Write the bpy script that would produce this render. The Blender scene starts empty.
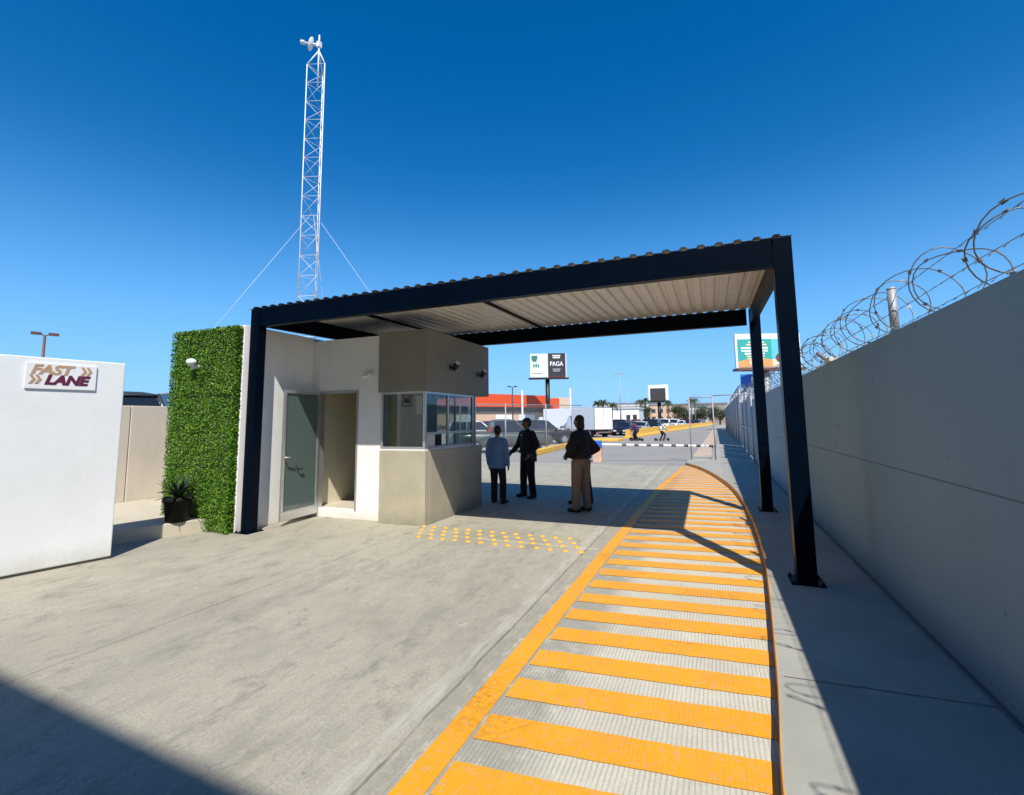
import bpy, bmesh, math, random
from mathutils import Vector, Matrix
random.seed(7)
C = bpy.context.scene.collection
S = bpy.context.scene
PI = math.pi
V = Vector

# ------------------------------------------------------------------ materials
def _n(nt, t, **kw):
    n = nt.nodes.new(t)
    for k, v in kw.items():
        setattr(n, k, v)
    return n

def mat(name, col, rough=.6, metal=0., var=.0, vscale=3., bump=0., bscale=60., spec=.5, alpha=None, grime=None, gscale=1.2, foot=None):
    """principled with noise-driven colour variation (large + fine), optional grime colour and bump"""
    m = bpy.data.materials.new(name); m.use_nodes = True
    nt = m.node_tree; b = nt.nodes['Principled BSDF']
    b.inputs['Roughness'].default_value = rough
    b.inputs['Metallic'].default_value = metal
    b.inputs['Specular IOR Level'].default_value = spec
    c4 = (*col, 1)
    b.inputs['Base Color'].default_value = c4
    tc = _n(nt, 'ShaderNodeTexCoord')
    if var > 0 or grime:
        n1 = _n(nt, 'ShaderNodeTexNoise'); n1.inputs['Scale'].default_value = vscale
        n1.inputs['Detail'].default_value = 8; n1.inputs['Roughness'].default_value = .65
        nt.links.new(tc.outputs['Object'], n1.inputs['Vector'])
        mr = _n(nt, 'ShaderNodeMapRange')
        mr.inputs['From Min'].default_value = .28; mr.inputs['From Max'].default_value = .72
        mr.inputs['To Min'].default_value = 1 - var; mr.inputs['To Max'].default_value = 1 + var
        nt.links.new(n1.outputs['Fac'], mr.inputs['Value'])
        mx = _n(nt, 'ShaderNodeMix', data_type='RGBA', blend_type='MULTIPLY')
        mx.inputs['Factor'].default_value = 1
        mx.inputs['A'].default_value = c4
        nt.links.new(mr.outputs['Result'], mx.inputs['B'])
        out = mx.outputs['Result']
        if grime:
            n2 = _n(nt, 'ShaderNodeTexNoise'); n2.inputs['Scale'].default_value = gscale
            n2.inputs['Detail'].default_value = 10; n2.inputs['Roughness'].default_value = .7
            mp = _n(nt, 'ShaderNodeMapping'); mp.inputs['Scale'].default_value = (1, 1, .35)
            nt.links.new(tc.outputs['Object'], mp.inputs['Vector'])
            nt.links.new(mp.outputs['Vector'], n2.inputs['Vector'])
            r2 = _n(nt, 'ShaderNodeMapRange')
            r2.inputs['From Min'].default_value = .52; r2.inputs['From Max'].default_value = .75
            r2.inputs['To Min'].default_value = 0; r2.inputs['To Max'].default_value = .55
            nt.links.new(n2.outputs['Fac'], r2.inputs['Value'])
            m2 = _n(nt, 'ShaderNodeMix', data_type='RGBA')
            nt.links.new(r2.outputs['Result'], m2.inputs['Factor'])
            nt.links.new(out, m2.inputs['A']); m2.inputs['B'].default_value = (*grime, 1)
            out = m2.outputs['Result']
        nt.links.new(out, b.inputs['Base Color'])
    if foot:
        sp_ = _n(nt, 'ShaderNodeSeparateXYZ'); nt.links.new(tc.outputs['Object'], sp_.inputs[0])
        n3_ = _n(nt, 'ShaderNodeTexNoise'); n3_.inputs['Scale'].default_value = 5; n3_.inputs['Detail'].default_value = 9; n3_.inputs['Roughness'].default_value = .7
        nt.links.new(tc.outputs['Object'], n3_.inputs['Vector'])
        ad_ = _n(nt, 'ShaderNodeMath', operation='MULTIPLY_ADD'); nt.links.new(n3_.outputs['Fac'], ad_.inputs[0]); ad_.inputs[1].default_value = -.55; nt.links.new(sp_.outputs[2], ad_.inputs[2])
        fr_ = _n(nt, 'ShaderNodeMapRange'); nt.links.new(ad_.outputs[0], fr_.inputs['Value'])
        fr_.inputs['From Min'].default_value = -.30; fr_.inputs['From Max'].default_value = .0; fr_.inputs['To Min'].default_value = .65; fr_.inputs['To Max'].default_value = 0
        fm_ = _n(nt, 'ShaderNodeMix', data_type='RGBA'); nt.links.new(fr_.outputs[0], fm_.inputs['Factor']); nt.links.new(out, fm_.inputs['A']); fm_.inputs['B'].default_value = (*foot, 1)
        nt.links.new(fm_.outputs['Result'], b.inputs['Base Color'])
    if bump > 0:
        nb = _n(nt, 'ShaderNodeTexNoise'); nb.inputs['Scale'].default_value = bscale
        nb.inputs['Detail'].default_value = 6
        nt.links.new(tc.outputs['Object'], nb.inputs['Vector'])
        bp = _n(nt, 'ShaderNodeBump'); bp.inputs['Strength'].default_value = bump
        bp.inputs['Distance'].default_value = .01
        nt.links.new(nb.outputs['Fac'], bp.inputs['Height'])
        nt.links.new(bp.outputs['Normal'], b.inputs['Normal'])
    if alpha is not None:
        b.inputs['Alpha'].default_value = alpha
    return m

def glass(name, tint, rough=.02, mix=.5):
    """thin window glass: tinted transparency under a fresnel reflection"""
    m = bpy.data.materials.new(name); m.use_nodes = True
    nt = m.node_tree; nt.nodes.clear()
    o = _n(nt, 'ShaderNodeOutputMaterial')
    tr = _n(nt, 'ShaderNodeBsdfTransparent'); tr.inputs['Color'].default_value = (*tint, 1)
    gl = _n(nt, 'ShaderNodeBsdfGlossy'); gl.inputs['Roughness'].default_value = rough
    gl.inputs['Color'].default_value = (.95, .97, 1, 1)
    lw = _n(nt, 'ShaderNodeLayerWeight'); lw.inputs['Blend'].default_value = .5
    pw = _n(nt, 'ShaderNodeMath', operation='POWER'); nt.links.new(lw.outputs['Facing'], pw.inputs[0]); pw.inputs[1].default_value = 4.
    fr = _n(nt, 'ShaderNodeMath', operation='MULTIPLY_ADD'); nt.links.new(pw.outputs[0], fr.inputs[0]); fr.inputs[1].default_value = .8; fr.inputs[2].default_value = .05
    ms = _n(nt, 'ShaderNodeMixShader')
    nt.links.new(fr.outputs[0], ms.inputs['Fac'])
    nt.links.new(tr.outputs['BSDF'], ms.inputs[1]); nt.links.new(gl.outputs['BSDF'], ms.inputs[2])
    nt.links.new(ms.outputs['Shader'], o.inputs['Surface'])
    return m

class G:
    """small node-graph helper for the ground materials"""
    def __init__(s, name):
        s.m = bpy.data.materials.new(name); s.m.use_nodes = True; s.nt = s.m.node_tree
        s.b = s.nt.nodes['Principled BSDF']; s.tc = _n(s.nt, 'ShaderNodeTexCoord')
        s.sep = _n(s.nt, 'ShaderNodeSeparateXYZ'); s.nt.links.new(s.tc.outputs['Object'], s.sep.inputs[0])
        s.x, s.y, s.z = s.sep.outputs[0], s.sep.outputs[1], s.sep.outputs[2]
    def set(s, inp, v):
        if isinstance(v, bpy.types.NodeSocket): s.nt.links.new(v, inp)
        else: inp.default_value = v
    def math(s, op, a, b=0.):
        n = _n(s.nt, 'ShaderNodeMath', operation=op); s.set(n.inputs[0], a); s.set(n.inputs[1], b); return n.outputs[0]
    def noise(s, scale, detail=8, rough=.6, stretch=(1, 1, 1), rot=0, dist=0.):
        mp = _n(s.nt, 'ShaderNodeMapping'); mp.inputs['Scale'].default_value = stretch
        mp.inputs['Rotation'].default_value = (0, 0, rot)
        s.nt.links.new(s.tc.outputs['Object'], mp.inputs['Vector'])
        n = _n(s.nt, 'ShaderNodeTexNoise'); n.inputs['Scale'].default_value = scale
        n.inputs['Detail'].default_value = detail; n.inputs['Roughness'].default_value = rough
        n.inputs['Distortion'].default_value = dist
        s.nt.links.new(mp.outputs['Vector'], n.inputs['Vector']); return n.outputs['Fac']
    def ramp(s, v, a, b, c=0., d=1.):
        n = _n(s.nt, 'ShaderNodeMapRange'); s.set(n.inputs['Value'], v)
        n.inputs['From Min'].default_value = a; n.inputs['From Max'].default_value = b
        n.inputs['To Min'].default_value = c; n.inputs['To Max'].default_value = d; return n.outputs[0]
    def mix(s, f, a, b, mode='MIX'):
        n = _n(s.nt, 'ShaderNodeMix', data_type='RGBA', blend_type=mode)
        s.set(n.inputs['Factor'], f)
        for k, v in (('A', a), ('B', b)):
            if isinstance(v, tuple): v = (*v, 1) if len(v) == 3 else v
            s.set(n.inputs[k], v)
        return n.outputs['Result']
    def line(s, coord, at, half, soft=.004):
        d = s.math('ABSOLUTE', s.math('SUBTRACT', coord, at))
        return s.ramp(d, half, half + soft, 1., 0.)
    def done(s, col, rough=.85, height=None, strength=.3, dist=.01, spec=.3):
        s.set(s.b.inputs['Base Color'], col); s.set(s.b.inputs['Roughness'], rough)
        s.b.inputs['Specular IOR Level'].default_value = spec
        if height is not None:
            bp = _n(s.nt, 'ShaderNodeBump'); bp.inputs['Strength'].default_value = strength
            bp.inputs['Distance'].default_value = dist
            s.set(bp.inputs['Height'], height); s.nt.links.new(bp.outputs['Normal'], s.b.inputs['Normal'])
        return s.m

def road_concrete():
    g = G('road_concrete')
    big = g.noise(.55, 6, .6, (1, .6, 1)); mid = g.noise(3.2, 9, .7, (1.6, .7, 1), .5); fine = g.noise(55, 5, .7)
    brush = g.noise(16, 7, .75, (3.2, .4, 1), -.2, .5)
    c = g.mix(g.ramp(big, .3, .7), (.365, .338, .262), (.475, .442, .345))
    c = g.mix(g.ramp(mid, .48, .75, 0, .75), c, (.27, .258, .215))
    c = g.mix(g.ramp(brush, .52, .74, 0, .75), c, (.27, .255, .215))
    c = g.mix(g.ramp(brush, .22, .45, .6, 0), c, (.54, .52, .44))
    c = g.mix(g.ramp(fine, .38, .66, .0, .55), c, (.235, .222, .18))
    grit = g.noise(130, 2, .5); c = g.mix(g.ramp(grit, .60, .70, 0, .55), c, (.17, .16, .135)); c = g.mix(g.ramp(grit, .30, .38, .4, 0), c, (.60, .57, .48))
    st1 = g.noise(.9, 7, .68, (1, .8, 1), .4, .5); st2 = g.noise(2.6, 10, .78, (1.3, .7, 1), -.2, .3)
    c = g.mix(g.ramp(st1, .50, .66, 0, .5), c, (.25, .232, .185))
    c = g.mix(g.ramp(st2, .54, .64, 0, .6), c, (.20, .187, .15))
    c = g.mix(g.ramp(st2, .30, .42, .45, 0), c, (.56, .54, .46))
    for off_ in (-2.35, -3.95):      # two straight faint wheel tracks
        tr_ = g.math('MULTIPLY', g.line(g.math('ADD', g.x, g.math('MULTIPLY', g.noise(.5, 2), .5)), off_ + .25, .06, .16), g.ramp(g.noise(3.2, 8, .78, (2., .5, 1), .1), .44, .62))
        c = g.mix(g.math('MULTIPLY', tr_, .38), c, (.20, .19, .16))
    # rubber scuffs and drips
    sp = g.noise(7, 3, .5, (1, 1, 1), 0, 1.)
    c = g.mix(g.ramp(sp, .66, .76, 0, .5), c, (.12, .115, .105))
    wob = g.math('MULTIPLY', g.math('SUBTRACT', g.noise(2.5, 4), .5), .05)
    xw = g.math('ADD', g.x, wob)
    j = g.math('MULTIPLY', g.line(xw, -1.62, .003, .012), g.ramp(g.noise(3, 5, .7, (2, .6, 1)), .35, .6, .25, .9)); j2 = g.math('MULTIPLY', g.line(xw, -4.44, .004, .006), .6); 
    # pale slurry band beside the long joint
    band = g.math('MULTIPLY', g.line(xw, -1.70, .02, .09), g.ramp(g.noise(6, 6, .7, (3, .4, 1)), .4, .65))
    c = g.mix(g.math('MULTIPLY', band, .7), c, (.52, .49, .43))
    edge = g.line(xw, -1.55, .02, .07)
    c = g.mix(g.math('MULTIPLY', edge, g.ramp(g.noise(9, 6, .7), .4, .7, 0, .5)), c, (.22, .21, .19))
    cr = g.noise(1.3, 5, .6, (1, .8, 1), .3, .4)
    crack = g.math('MULTIPLY', g.line(cr, .5, .0012, .002), g.ramp(g.noise(.5, 2), .5, .56))
    c = g.mix(g.math('MULTIPLY', crack, .5), c, (.18, .17, .15))
    pale_ = g.math('MULTIPLY', g.line(g.math('ADD', g.y, wob), 6.50, .012, .02), g.ramp(g.x, -3.6, -3.0))
    c = g.mix(g.math('MULTIPLY', pale_, .6), c, (.56, .53, .44))
    jy = g.math('MAXIMUM', g.line(g.math('ADD', g.y, wob), 18.85, .03, .03), g.line(g.math('ADD', g.y, wob), 12.6, .008, .02))
    dark = g.math('MAXIMUM', g.math('MAXIMUM', j, j2), jy)
    c = g.mix(g.math('MULTIPLY', dark, .75), c, (.10, .095, .085))
    h = g.math('ADD', g.math('MULTIPLY', brush, .7), g.math('MULTIPLY', fine, .35))
    h = g.math('SUBTRACT', h, g.math('MULTIPLY', dark, 1.2))
    return g.done(c, .82, h, .55, .012)

def lane_concrete():
    g = G('grooved_concrete')
    big = g.noise(1.1, 8, .65); fine = g.noise(60, 5, .7)
    c = g.mix(g.ramp(big, .3, .7), (.48, .455, .365), (.62, .59, .475))
    c = g.mix(g.ramp(fine, .4, .7, 0, .35), c, (.27, .255, .225))
    # sealed grey strip by the line, broken by wear
    st = g.math('MULTIPLY', g.ramp(g.math('ADD', g.x, g.math('MULTIPLY', g.noise(4, 5, .7), .25)), -.90, -.68, 1, 0), g.ramp(g.noise(5, 7, .7), .30, .5))
    c = g.mix(g.math('MULTIPLY', st, .75), c, (.25, .242, .205))
    wob = g.math('MULTIPLY', g.math('SUBTRACT', g.noise(5, 3), .5), .012)
    ph = g.math('FRACT', g.math('MULTIPLY', g.math('ADD', g.x, wob), 40.))
    gr = g.ramp(g.math('ABSOLUTE', g.math('SUBTRACT', ph, .5)), .10, .22, 1, 0)
    gm = g.math('MULTIPLY', gr, g.ramp(g.noise(7, 5, .6), .3, .55, .35, 1))
    c = g.mix(g.math('MULTIPLY', gm, .36), c, (.20, .19, .165))
    return g.done(c, .85, g.math('SUBTRACT', g.math('MULTIPLY', fine, .3), gm), .45, .004)

def paint(name, col, worn=(.36, .34, .29), groove=True, amount=.5):
    g = G(name)
    wear = g.noise(9, 10, .75); big = g.noise(1.5, 4); fine = g.noise(90, 3)
    c = g.mix(g.ramp(big, .3, .7), col, tuple(v * .9 for v in col))
    c = g.mix(g.ramp(fine, .4, .7, 0, .15), c, tuple(v * .7 for v in col))
    c = g.mix(g.ramp(wear, .58, .70, 0, amount), c, worn)
    patch = g.math('MULTIPLY', g.ramp(g.noise(.9, 2), .55, .66), g.ramp(g.noise(28, 4, .7), .45, .6))
    dirt = g.noise(2.6, 9, .75, (1, .5, 1)); c = g.mix(g.ramp(dirt, .46, .72, 0, .7), c, (col[0] * .72, col[1] * .72, col[2] + .03))
    c = g.mix(g.ramp(g.noise(34, 7, .85), .55, .63, 0, .75), c, worn)
    c = g.mix(g.math('MULTIPLY', patch, .7), c, tuple(v * .45 for v in col))
    ph = g.math('FRACT', g.math('MULTIPLY', g.x, 40.))
    gr = g.ramp(g.math('ABSOLUTE', g.math('SUBTRACT', ph, .5)), .10, .22, 1, 0)
    if groove:
        c = g.mix(g.math('MULTIPLY', g.math('MULTIPLY', gr, g.ramp(g.noise(3, 4, .6), .4, .6, 0, 1)), .13), c, tuple(v * .5 for v in col))
    h = g.math('SUBTRACT', g.math('MULTIPLY', fine, .25), gr if groove else 0.)
    return g.done(c, .6, h, .14, .003, .4)

def wall_paint():
    g = G('grey_wall_paint')
    big = g.noise(.6, 6); run = g.noise(3, 8, .7, (1, 1.6, .12)); fine = g.noise(70, 4)
    c = g.mix(g.ramp(big, .3, .7), (.215, .325, .355), (.25, .37, .395))
    c = g.mix(g.ramp(run, .55, .8, 0, .4), c, (.18, .245, .265))
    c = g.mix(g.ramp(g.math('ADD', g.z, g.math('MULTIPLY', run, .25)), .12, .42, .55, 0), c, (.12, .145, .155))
    scr = g.math('MULTIPLY', g.ramp(g.noise(9, 3, .5, (1, 1, .55)), .715, .735), .7)
    c = g.mix(scr, c, (.16, .16, .16))
    hl = g.line(g.z, 1.17, .003, .004); vl = g.math('MULTIPLY', g.line(g.math('FRACT', g.math('MULTIPLY', g.y, 1 / 6.1)), .23, .0005, .0007), 1.)
    hl = g.math('MULTIPLY', hl, g.ramp(g.y, 7.4, 7.5, 1, .25))
    d = g.math('MAXIMUM', hl, vl)
    c = g.mix(g.math('MULTIPLY', d, .8), c, (.09, .09, .09))
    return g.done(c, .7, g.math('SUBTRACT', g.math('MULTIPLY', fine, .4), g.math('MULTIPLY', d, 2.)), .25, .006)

M = {}
M['road'] = road_concrete(); M['lane'] = lane_concrete()
M['yellow'] = paint('yellow_road_paint', (.84, .36, .012))
M['kerb_yellow'] = paint('yellow_kerb_paint', (.72, .30, .012), groove=False, amount=.7)
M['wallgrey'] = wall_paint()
M['sidewalk'] = mat('sidewalk_concrete', (.335, .33, .285), .85, var=.14, vscale=1.4, bump=.25, bscale=70, grime=(.24, .23, .21), gscale=1.6)
M['earth'] = mat('far_ground', (.33, .30, .255), .95, var=.15, vscale=.05)
M['farroad'] = mat('far_road', (.27, .26, .24), .9, var=.12, vscale=.3, grime=(.2, .195, .185), gscale=.15)
M['pink'] = mat('pinkish_path', (.46, .36, .27), .9, var=.1, vscale=.6)
M['lot'] = mat('parking_lot', (.30, .285, .26), .9, var=.15, vscale=.2)
M['white'] = mat('white_wall_paint', (.88, .875, .85), .6, var=.05, vscale=1.2, bump=.2, bscale=25, grime=(.66, .64, .60), gscale=1.6, foot=(.55, .51, .43))
M['whitepanel'] = mat('white_panel_paint', (.80, .82, .81), .5, var=.05, vscale=1.4, bump=.22, bscale=9, grime=(.66, .68, .66), gscale=1.1, foot=(.50, .48, .42))
M['taupe'] = mat('taupe_stucco', (.255, .24, .195), .75, var=.12, vscale=1.6, bump=.2, bscale=60, grime=(.20, .185, .15), gscale=1.5)
M['cement'] = mat('polished_cement', (.42, .385, .285), .65, var=.13, vscale=2.2, bump=.15, bscale=50, grime=(.33, .30, .225), gscale=2., foot=(.25, .23, .18))
M['beige'] = mat('beige_concrete_wall', (.60, .53, .425), .85, var=.1, vscale=1.5, bump=.2, grime=(.46, .40, .32), gscale=2)
M['interior'] = mat('cream_interior', (.70, .65, .48), .7, var=.04, grime=(.60, .55, .40))
M['tile'] = mat('cream_floor', (.55, .50, .40), .5, var=.06)
M['navy'] = mat('navy_steel', (.0007, .0038, .0105), .36, .0, var=.25, vscale=4, bump=.05, bscale=14, spec=.07)
M['sheet'] = mat('galvanised_sheet', (.74, .72, .67), .45, .15, var=.08, vscale=5)
M['alu'] = mat('aluminium', (.62, .62, .60), .35, .75, var=.06, vscale=8)
M['steel'] = mat('galvanised_steel', (.36, .37, .38), .6, .4, var=.12, vscale=9)
M['wire'] = mat('razor_wire_steel', (.20, .185, .17), .5, .6, var=.3, vscale=12)
M['glass'] = glass('window_glass', (.70, .75, .74))
M['black'] = mat('black_plastic', (.012, .012, .013), .45)
M['rubber'] = mat('tyre_rubber', (.02, .02, .02), .85)
M['darkglass'] = mat('dark_car_glass', (.012, .016, .02), .08, spec=.8)
M['chrome'] = mat('wheel_rim', (.45, .45, .46), .35, .8)
M['redlamp'] = mat('red_lens', (.45, .02, .015), .25)
M['clearlamp'] = mat('clear_lens', (.7, .7, .68), .15)
M['plainwhite'] = mat('white_enamel', (.82, .82, .80), .4)
M['maroon'] = mat('maroon_letter', (.12, .012, .045), .5)
M['tan'] = mat('tan_letter', (.48, .30, .17), .5)
M['orange'] = mat('orange_wall', (.70, .085, .02), .6, var=.06)
M['store_tan'] = mat('store_wall', (.62, .42, .28), .8, var=.08)
M['store_dark'] = mat('store_window_band', (.06, .055, .06), .3, var=.2, vscale=.6)
M['dirtywhite'] = mat('pale_wall', (.62, .60, .57), .7, var=.05)
M['yellowblock'] = mat('yellow_barrier', (.74, .42, .05), .75, var=.15, vscale=2, grime=(.55, .40, .16), gscale=1.5)
M['blue'] = mat('blue_enamel', (.02, .14, .62), .4)
M['red'] = mat('dark_red_paint', (.20, .02, .02), .5)
M['bark'] = mat('bark', (.11, .085, .06), .9, var=.3)
M['palmtrunk'] = mat('palm_trunk', (.16, .13, .10), .9, var=.3)
M['brown'] = mat('brown_paint', (.13, .06, .035), .5)
M['teal'] = mat('teal_print', (.03, .36, .31), .5)
M['skyprint'] = mat('sky_print', (.12, .50, .60), .5)
M['orangeprint'] = mat('orange_print', (.80, .33, .10), .5)
M['creamprint'] = mat('cream_print', (.80, .62, .42), .5)
M['mint'] = mat('mint_print', (.62, .80, .78), .5, var=.12, vscale=.5)
M['charprint'] = mat('charcoal_print', (.025, .027, .03), .5)
M['greenprint'] = mat('dark_green_print', (.05, .16, .13), .5)
M['screen'] = mat('unlit_led_screen', (.045, .04, .038), .6, var=.1)
M['roof_dark'] = mat('tar_roof', (.2, .2, .2), .9)
M['soil'] = mat('potting_soil', (.03, .022, .015), .95)

def leafmat(name, a, b, rough=.45, sub=.0):
    m = bpy.data.materials.new(name); m.use_nodes = True; nt = m.node_tree; p = nt.nodes['Principled BSDF']
    oi = _n(nt, 'ShaderNodeTexCoord'); n = _n(nt, 'ShaderNodeTexNoise'); n.inputs['Scale'].default_value = 14
    n.inputs['Detail'].default_value = 5
    nt.links.new(oi.outputs['Object'], n.inputs['Vector'])
    r = _n(nt, 'ShaderNodeMapRange'); r.inputs['From Min'].default_value = .35; r.inputs['From Max'].default_value = .65
    nt.links.new(n.outputs['Fac'], r.inputs['Value'])
    mx = _n(nt, 'ShaderNodeMix', data_type='RGBA'); nt.links.new(r.outputs['Result'], mx.inputs['Factor'])
    mx.inputs['A'].default_value = (*a, 1); mx.inputs['B'].default_value = (*b, 1)
    nt.links.new(mx.outputs['Result'], p.inputs['Base Color'])
    p.inputs['Roughness'].default_value = rough
    return m
M['box_leaf'] = leafmat('boxwood_leaf', (.045, .17, .004), (.14, .37, .010))
M['box_leaf_light'] = leafmat('boxwood_leaf_light', (.10, .21, .008), (.22, .36, .03))
M['box_leaf_dark'] = leafmat('boxwood_leaf_dark', (.010, .045, .004), (.03, .085, .008))
M['box_leaf_olive'] = leafmat('boxwood_leaf_olive', (.08, .12, .012), (.15, .18, .03))
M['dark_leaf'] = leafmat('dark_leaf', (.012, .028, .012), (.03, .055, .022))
M['tree_leaf'] = leafmat('tree_leaf', (.035, .055, .022), (.075, .095, .04), .7)
M['palm_leaf'] = leafmat('palm_leaf', (.05, .07, .025), (.10, .12, .045), .6)

# ------------------------------------------------------------------ mesh builder
class MB:
    def __init__(s): s.v = []; s.f = []; s.fm = []; s.mi = 0; s.sm = []
    def add(s, vs, fs, smooth=False):
        o = len(s.v); s.v += [tuple(p) for p in vs]
        for f in fs:
            s.f.append(tuple(i + o for i in f)); s.fm.append(s.mi); s.sm.append(smooth)
        return s
    def box(s, x0, x1, y0, y1, z0, z1):
        vs = [(x0, y0, z0), (x1, y0, z0), (x1, y1, z0), (x0, y1, z0), (x0, y0, z1), (x1, y0, z1), (x1, y1, z1), (x0, y1, z1)]
        return s.add(vs, [(0, 3, 2, 1), (4, 5, 6, 7), (0, 1, 5, 4), (1, 2, 6, 5), (2, 3, 7, 6), (3, 0, 4, 7)])
    def obox(s, p, u, w, lu, lw, z0, z1):
        """box along horizontal unit vectors u (length lu) and w (length lw) from corner p"""
        p, u, w = V(p), V(u), V(w)
        b = [p, p + u * lu, p + u * lu + w * lw, p + w * lw]
        vs = [(q.x, q.y, z0) for q in b] + [(q.x, q.y, z1) for q in b]
        return s.add(vs, [(0, 3, 2, 1), (4, 5, 6, 7), (0, 1, 5, 4), (1, 2, 6, 5), (2, 3, 7, 6), (3, 0, 4, 7)])
    def prism(s, poly, z0, z1):
        n = len(poly)
        vs = [(x, y, z0) for x, y in poly] + [(x, y, z1) for x, y in poly]
        return s.add(vs, [tuple(range(n - 1, -1, -1)), tuple(range(n, 2 * n))] + [(i, (i + 1) % n, n + (i + 1) % n, n + i) for i in range(n)])
    def quad(s, a, b, c, d): return s.add([a, b, c, d], [(0, 1, 2, 3)])
    def tube(s, pts, r, n=8, closed=False, smooth=True, cap=True):
        pts = [V(p) for p in pts]; k = len(pts)
        rs = r if isinstance(r, (list, tuple)) else [r] * k
        rings = []; prev = None
        for i in range(k):
            if closed: t = pts[(i + 1) % k] - pts[i - 1]
            else: t = pts[min(i + 1, k - 1)] - pts[max(i - 1, 0)]
            t.normalize()
            if prev is None:
                a = V((0, 0, 1)) if abs(t.z) < .9 else V((1, 0, 0))
                u = t.cross(a).normalized()
            else:
                u = (prev - t * prev.dot(t)).normalized()
            prev = u; w = t.cross(u)
            rings.append([pts[i] + (u * math.cos(2 * PI * j / n) + w * math.sin(2 * PI * j / n)) * rs[i] for j in range(n)])
        vs = [p for rg in rings for p in rg]; fs = []
        for i in range(k if closed else k - 1):
            a = i * n; b = ((i + 1) % k) * n
            for j in range(n): fs.append((a + j, a + (j + 1) % n, b + (j + 1) % n, b + j))
        s.add(vs, fs, smooth)
        if cap and not closed:
            o = len(s.v) - k * n
            for f in (tuple(range(o + n - 1, o - 1, -1)), tuple(range(o + (k - 1) * n, o + k * n))):
                s.f.append(f); s.fm.append(s.mi); s.sm.append(False)
        return s
    def cyl(s, p0, p1, r0, r1=None, n=16): return s.tube([p0, p1], [r0, r0 if r1 is None else r1], n)
    def ball(s, c, r, nu=16, nv=10, half=False):
        c = V(c); rx, ry, rz = r if isinstance(r, (tuple, list)) else (r, r, r)
        vs = []; fs = []
        v1 = PI / 2 if half else PI
        for i in range(nv + 1):
            t = v1 * i / nv
            for j in range(nu):
                a = 2 * PI * j / nu
                vs.append((c.x + rx * math.sin(t) * math.cos(a), c.y + ry * math.sin(t) * math.sin(a), c.z + rz * math.cos(t)))
        for i in range(nv):
            for j in range(nu):
                fs.append((i * nu + j, (i + 1) * nu + j, (i + 1) * nu + (j + 1) % nu, i * nu + (j + 1) % nu))
        return s.add(vs, fs, True)
    def mesh(s, name, mats, off=V((0, 0, 0))):
        me = bpy.data.meshes.new(name)
        me.from_pydata([tuple(V(p) - off) for p in s.v], [], s.f); 
        for m in (mats if isinstance(mats, (list, tuple)) else [mats]): me.materials.append(m)
        me.polygons.foreach_set('material_index', s.fm); me.polygons.foreach_set('use_smooth', s.sm)
        me.validate(); me.update()
        return me
    def build(s, name, mats, parent=None, loc=None, bevel=0, label=None):
        if parent is not None:
            r = parent
            while r.parent: r = r.parent
            off = V(r.get('_base', (0, 0, 0)))
        else:
            off = V(loc) if loc is not None else V((0, 0, 0))
        o = bpy.data.objects.new(name, s.mesh(name, mats, off)); C.objects.link(o)
        if parent is not None: o.parent = parent
        else:
            o.location = off; o['_base'] = tuple(off)
        if bevel:
            b = o.modifiers.new('bevel', 'BEVEL'); b.width = bevel; b.segments = 2; b.limit_method = 'ANGLE'
        if label: o['label'] = label
        return o

def tag(o, label, cat, group=None, kind=None):
    o['label'] = label; o['category'] = cat
    if group: o['group'] = group
    if kind: o['kind'] = kind
    return o
def thing(name, label, cat, loc=(0, 0, 0), group=None, rotz=0., local=False):
    """Empty at the thing's base; parts given in world coordinates unless local"""
    o = bpy.data.objects.new(name, None); o.empty_display_size = .2; C.objects.link(o)
    o.location = loc; o.rotation_euler = (0, 0, rotz)
    o['_base'] = (0, 0, 0) if local else tuple(loc)
    return tag(o, label, cat, group)
def struct(o): o['kind'] = 'structure'; return o
def dup(root, loc, rotz=None, label=None):
    r = root.copy(); C.objects.link(r); r.location = loc
    if rotz is not None: r.rotation_euler = (0, 0, rotz)
    if label: r['label'] = label
    for ch in root.children:
        c = ch.copy(); C.objects.link(c); c.parent = r
        for gch in ch.children:
            d = gch.copy(); C.objects.link(d); d.parent = c
    return r

def text_mesh(body, size, origin, u, parent, name, m, shear=0., bold=0., extrude=.004, width=None, align='LEFT'):
    """lettering standing on a vertical face: u runs along the reading direction"""
    cu = bpy.data.curves.new(name, 'FONT'); cu.body = body; cu.size = size; cu.shear = shear; cu.offset = bold
    cu.extrude = extrude; cu.align_x = align; cu.resolution_u = 3
    tmp = bpy.data.objects.new('tmp_text', cu); C.objects.link(tmp)
    dg = bpy.context.evaluated_depsgraph_get()
    me = bpy.data.meshes.new_from_object(tmp.evaluated_get(dg))
    bpy.data.objects.remove(tmp); bpy.data.curves.remove(cu)
    xs = [v.co.x for v in me.vertices]; w = max(xs) - min(xs); x0 = min(xs)
    k = 1. if width is None else width / w
    u = V(u).normalized(); z = V((0, 0, 1)); n = u.cross(z)
    r = parent
    while r.parent: r = r.parent
    off = V(r.get('_base', (0, 0, 0))); o0 = V(origin) - off
    for v in me.vertices:
        x = (v.co.x - x0) * k if align == 'LEFT' else v.co.x * k
        v.co = o0 + u * x + z * v.co.y + n * v.co.z
    me.materials.clear(); me.materials.append(m)
    o = bpy.data.objects.new(name, me); C.objects.link(o); o.parent = parent
    return o

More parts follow.
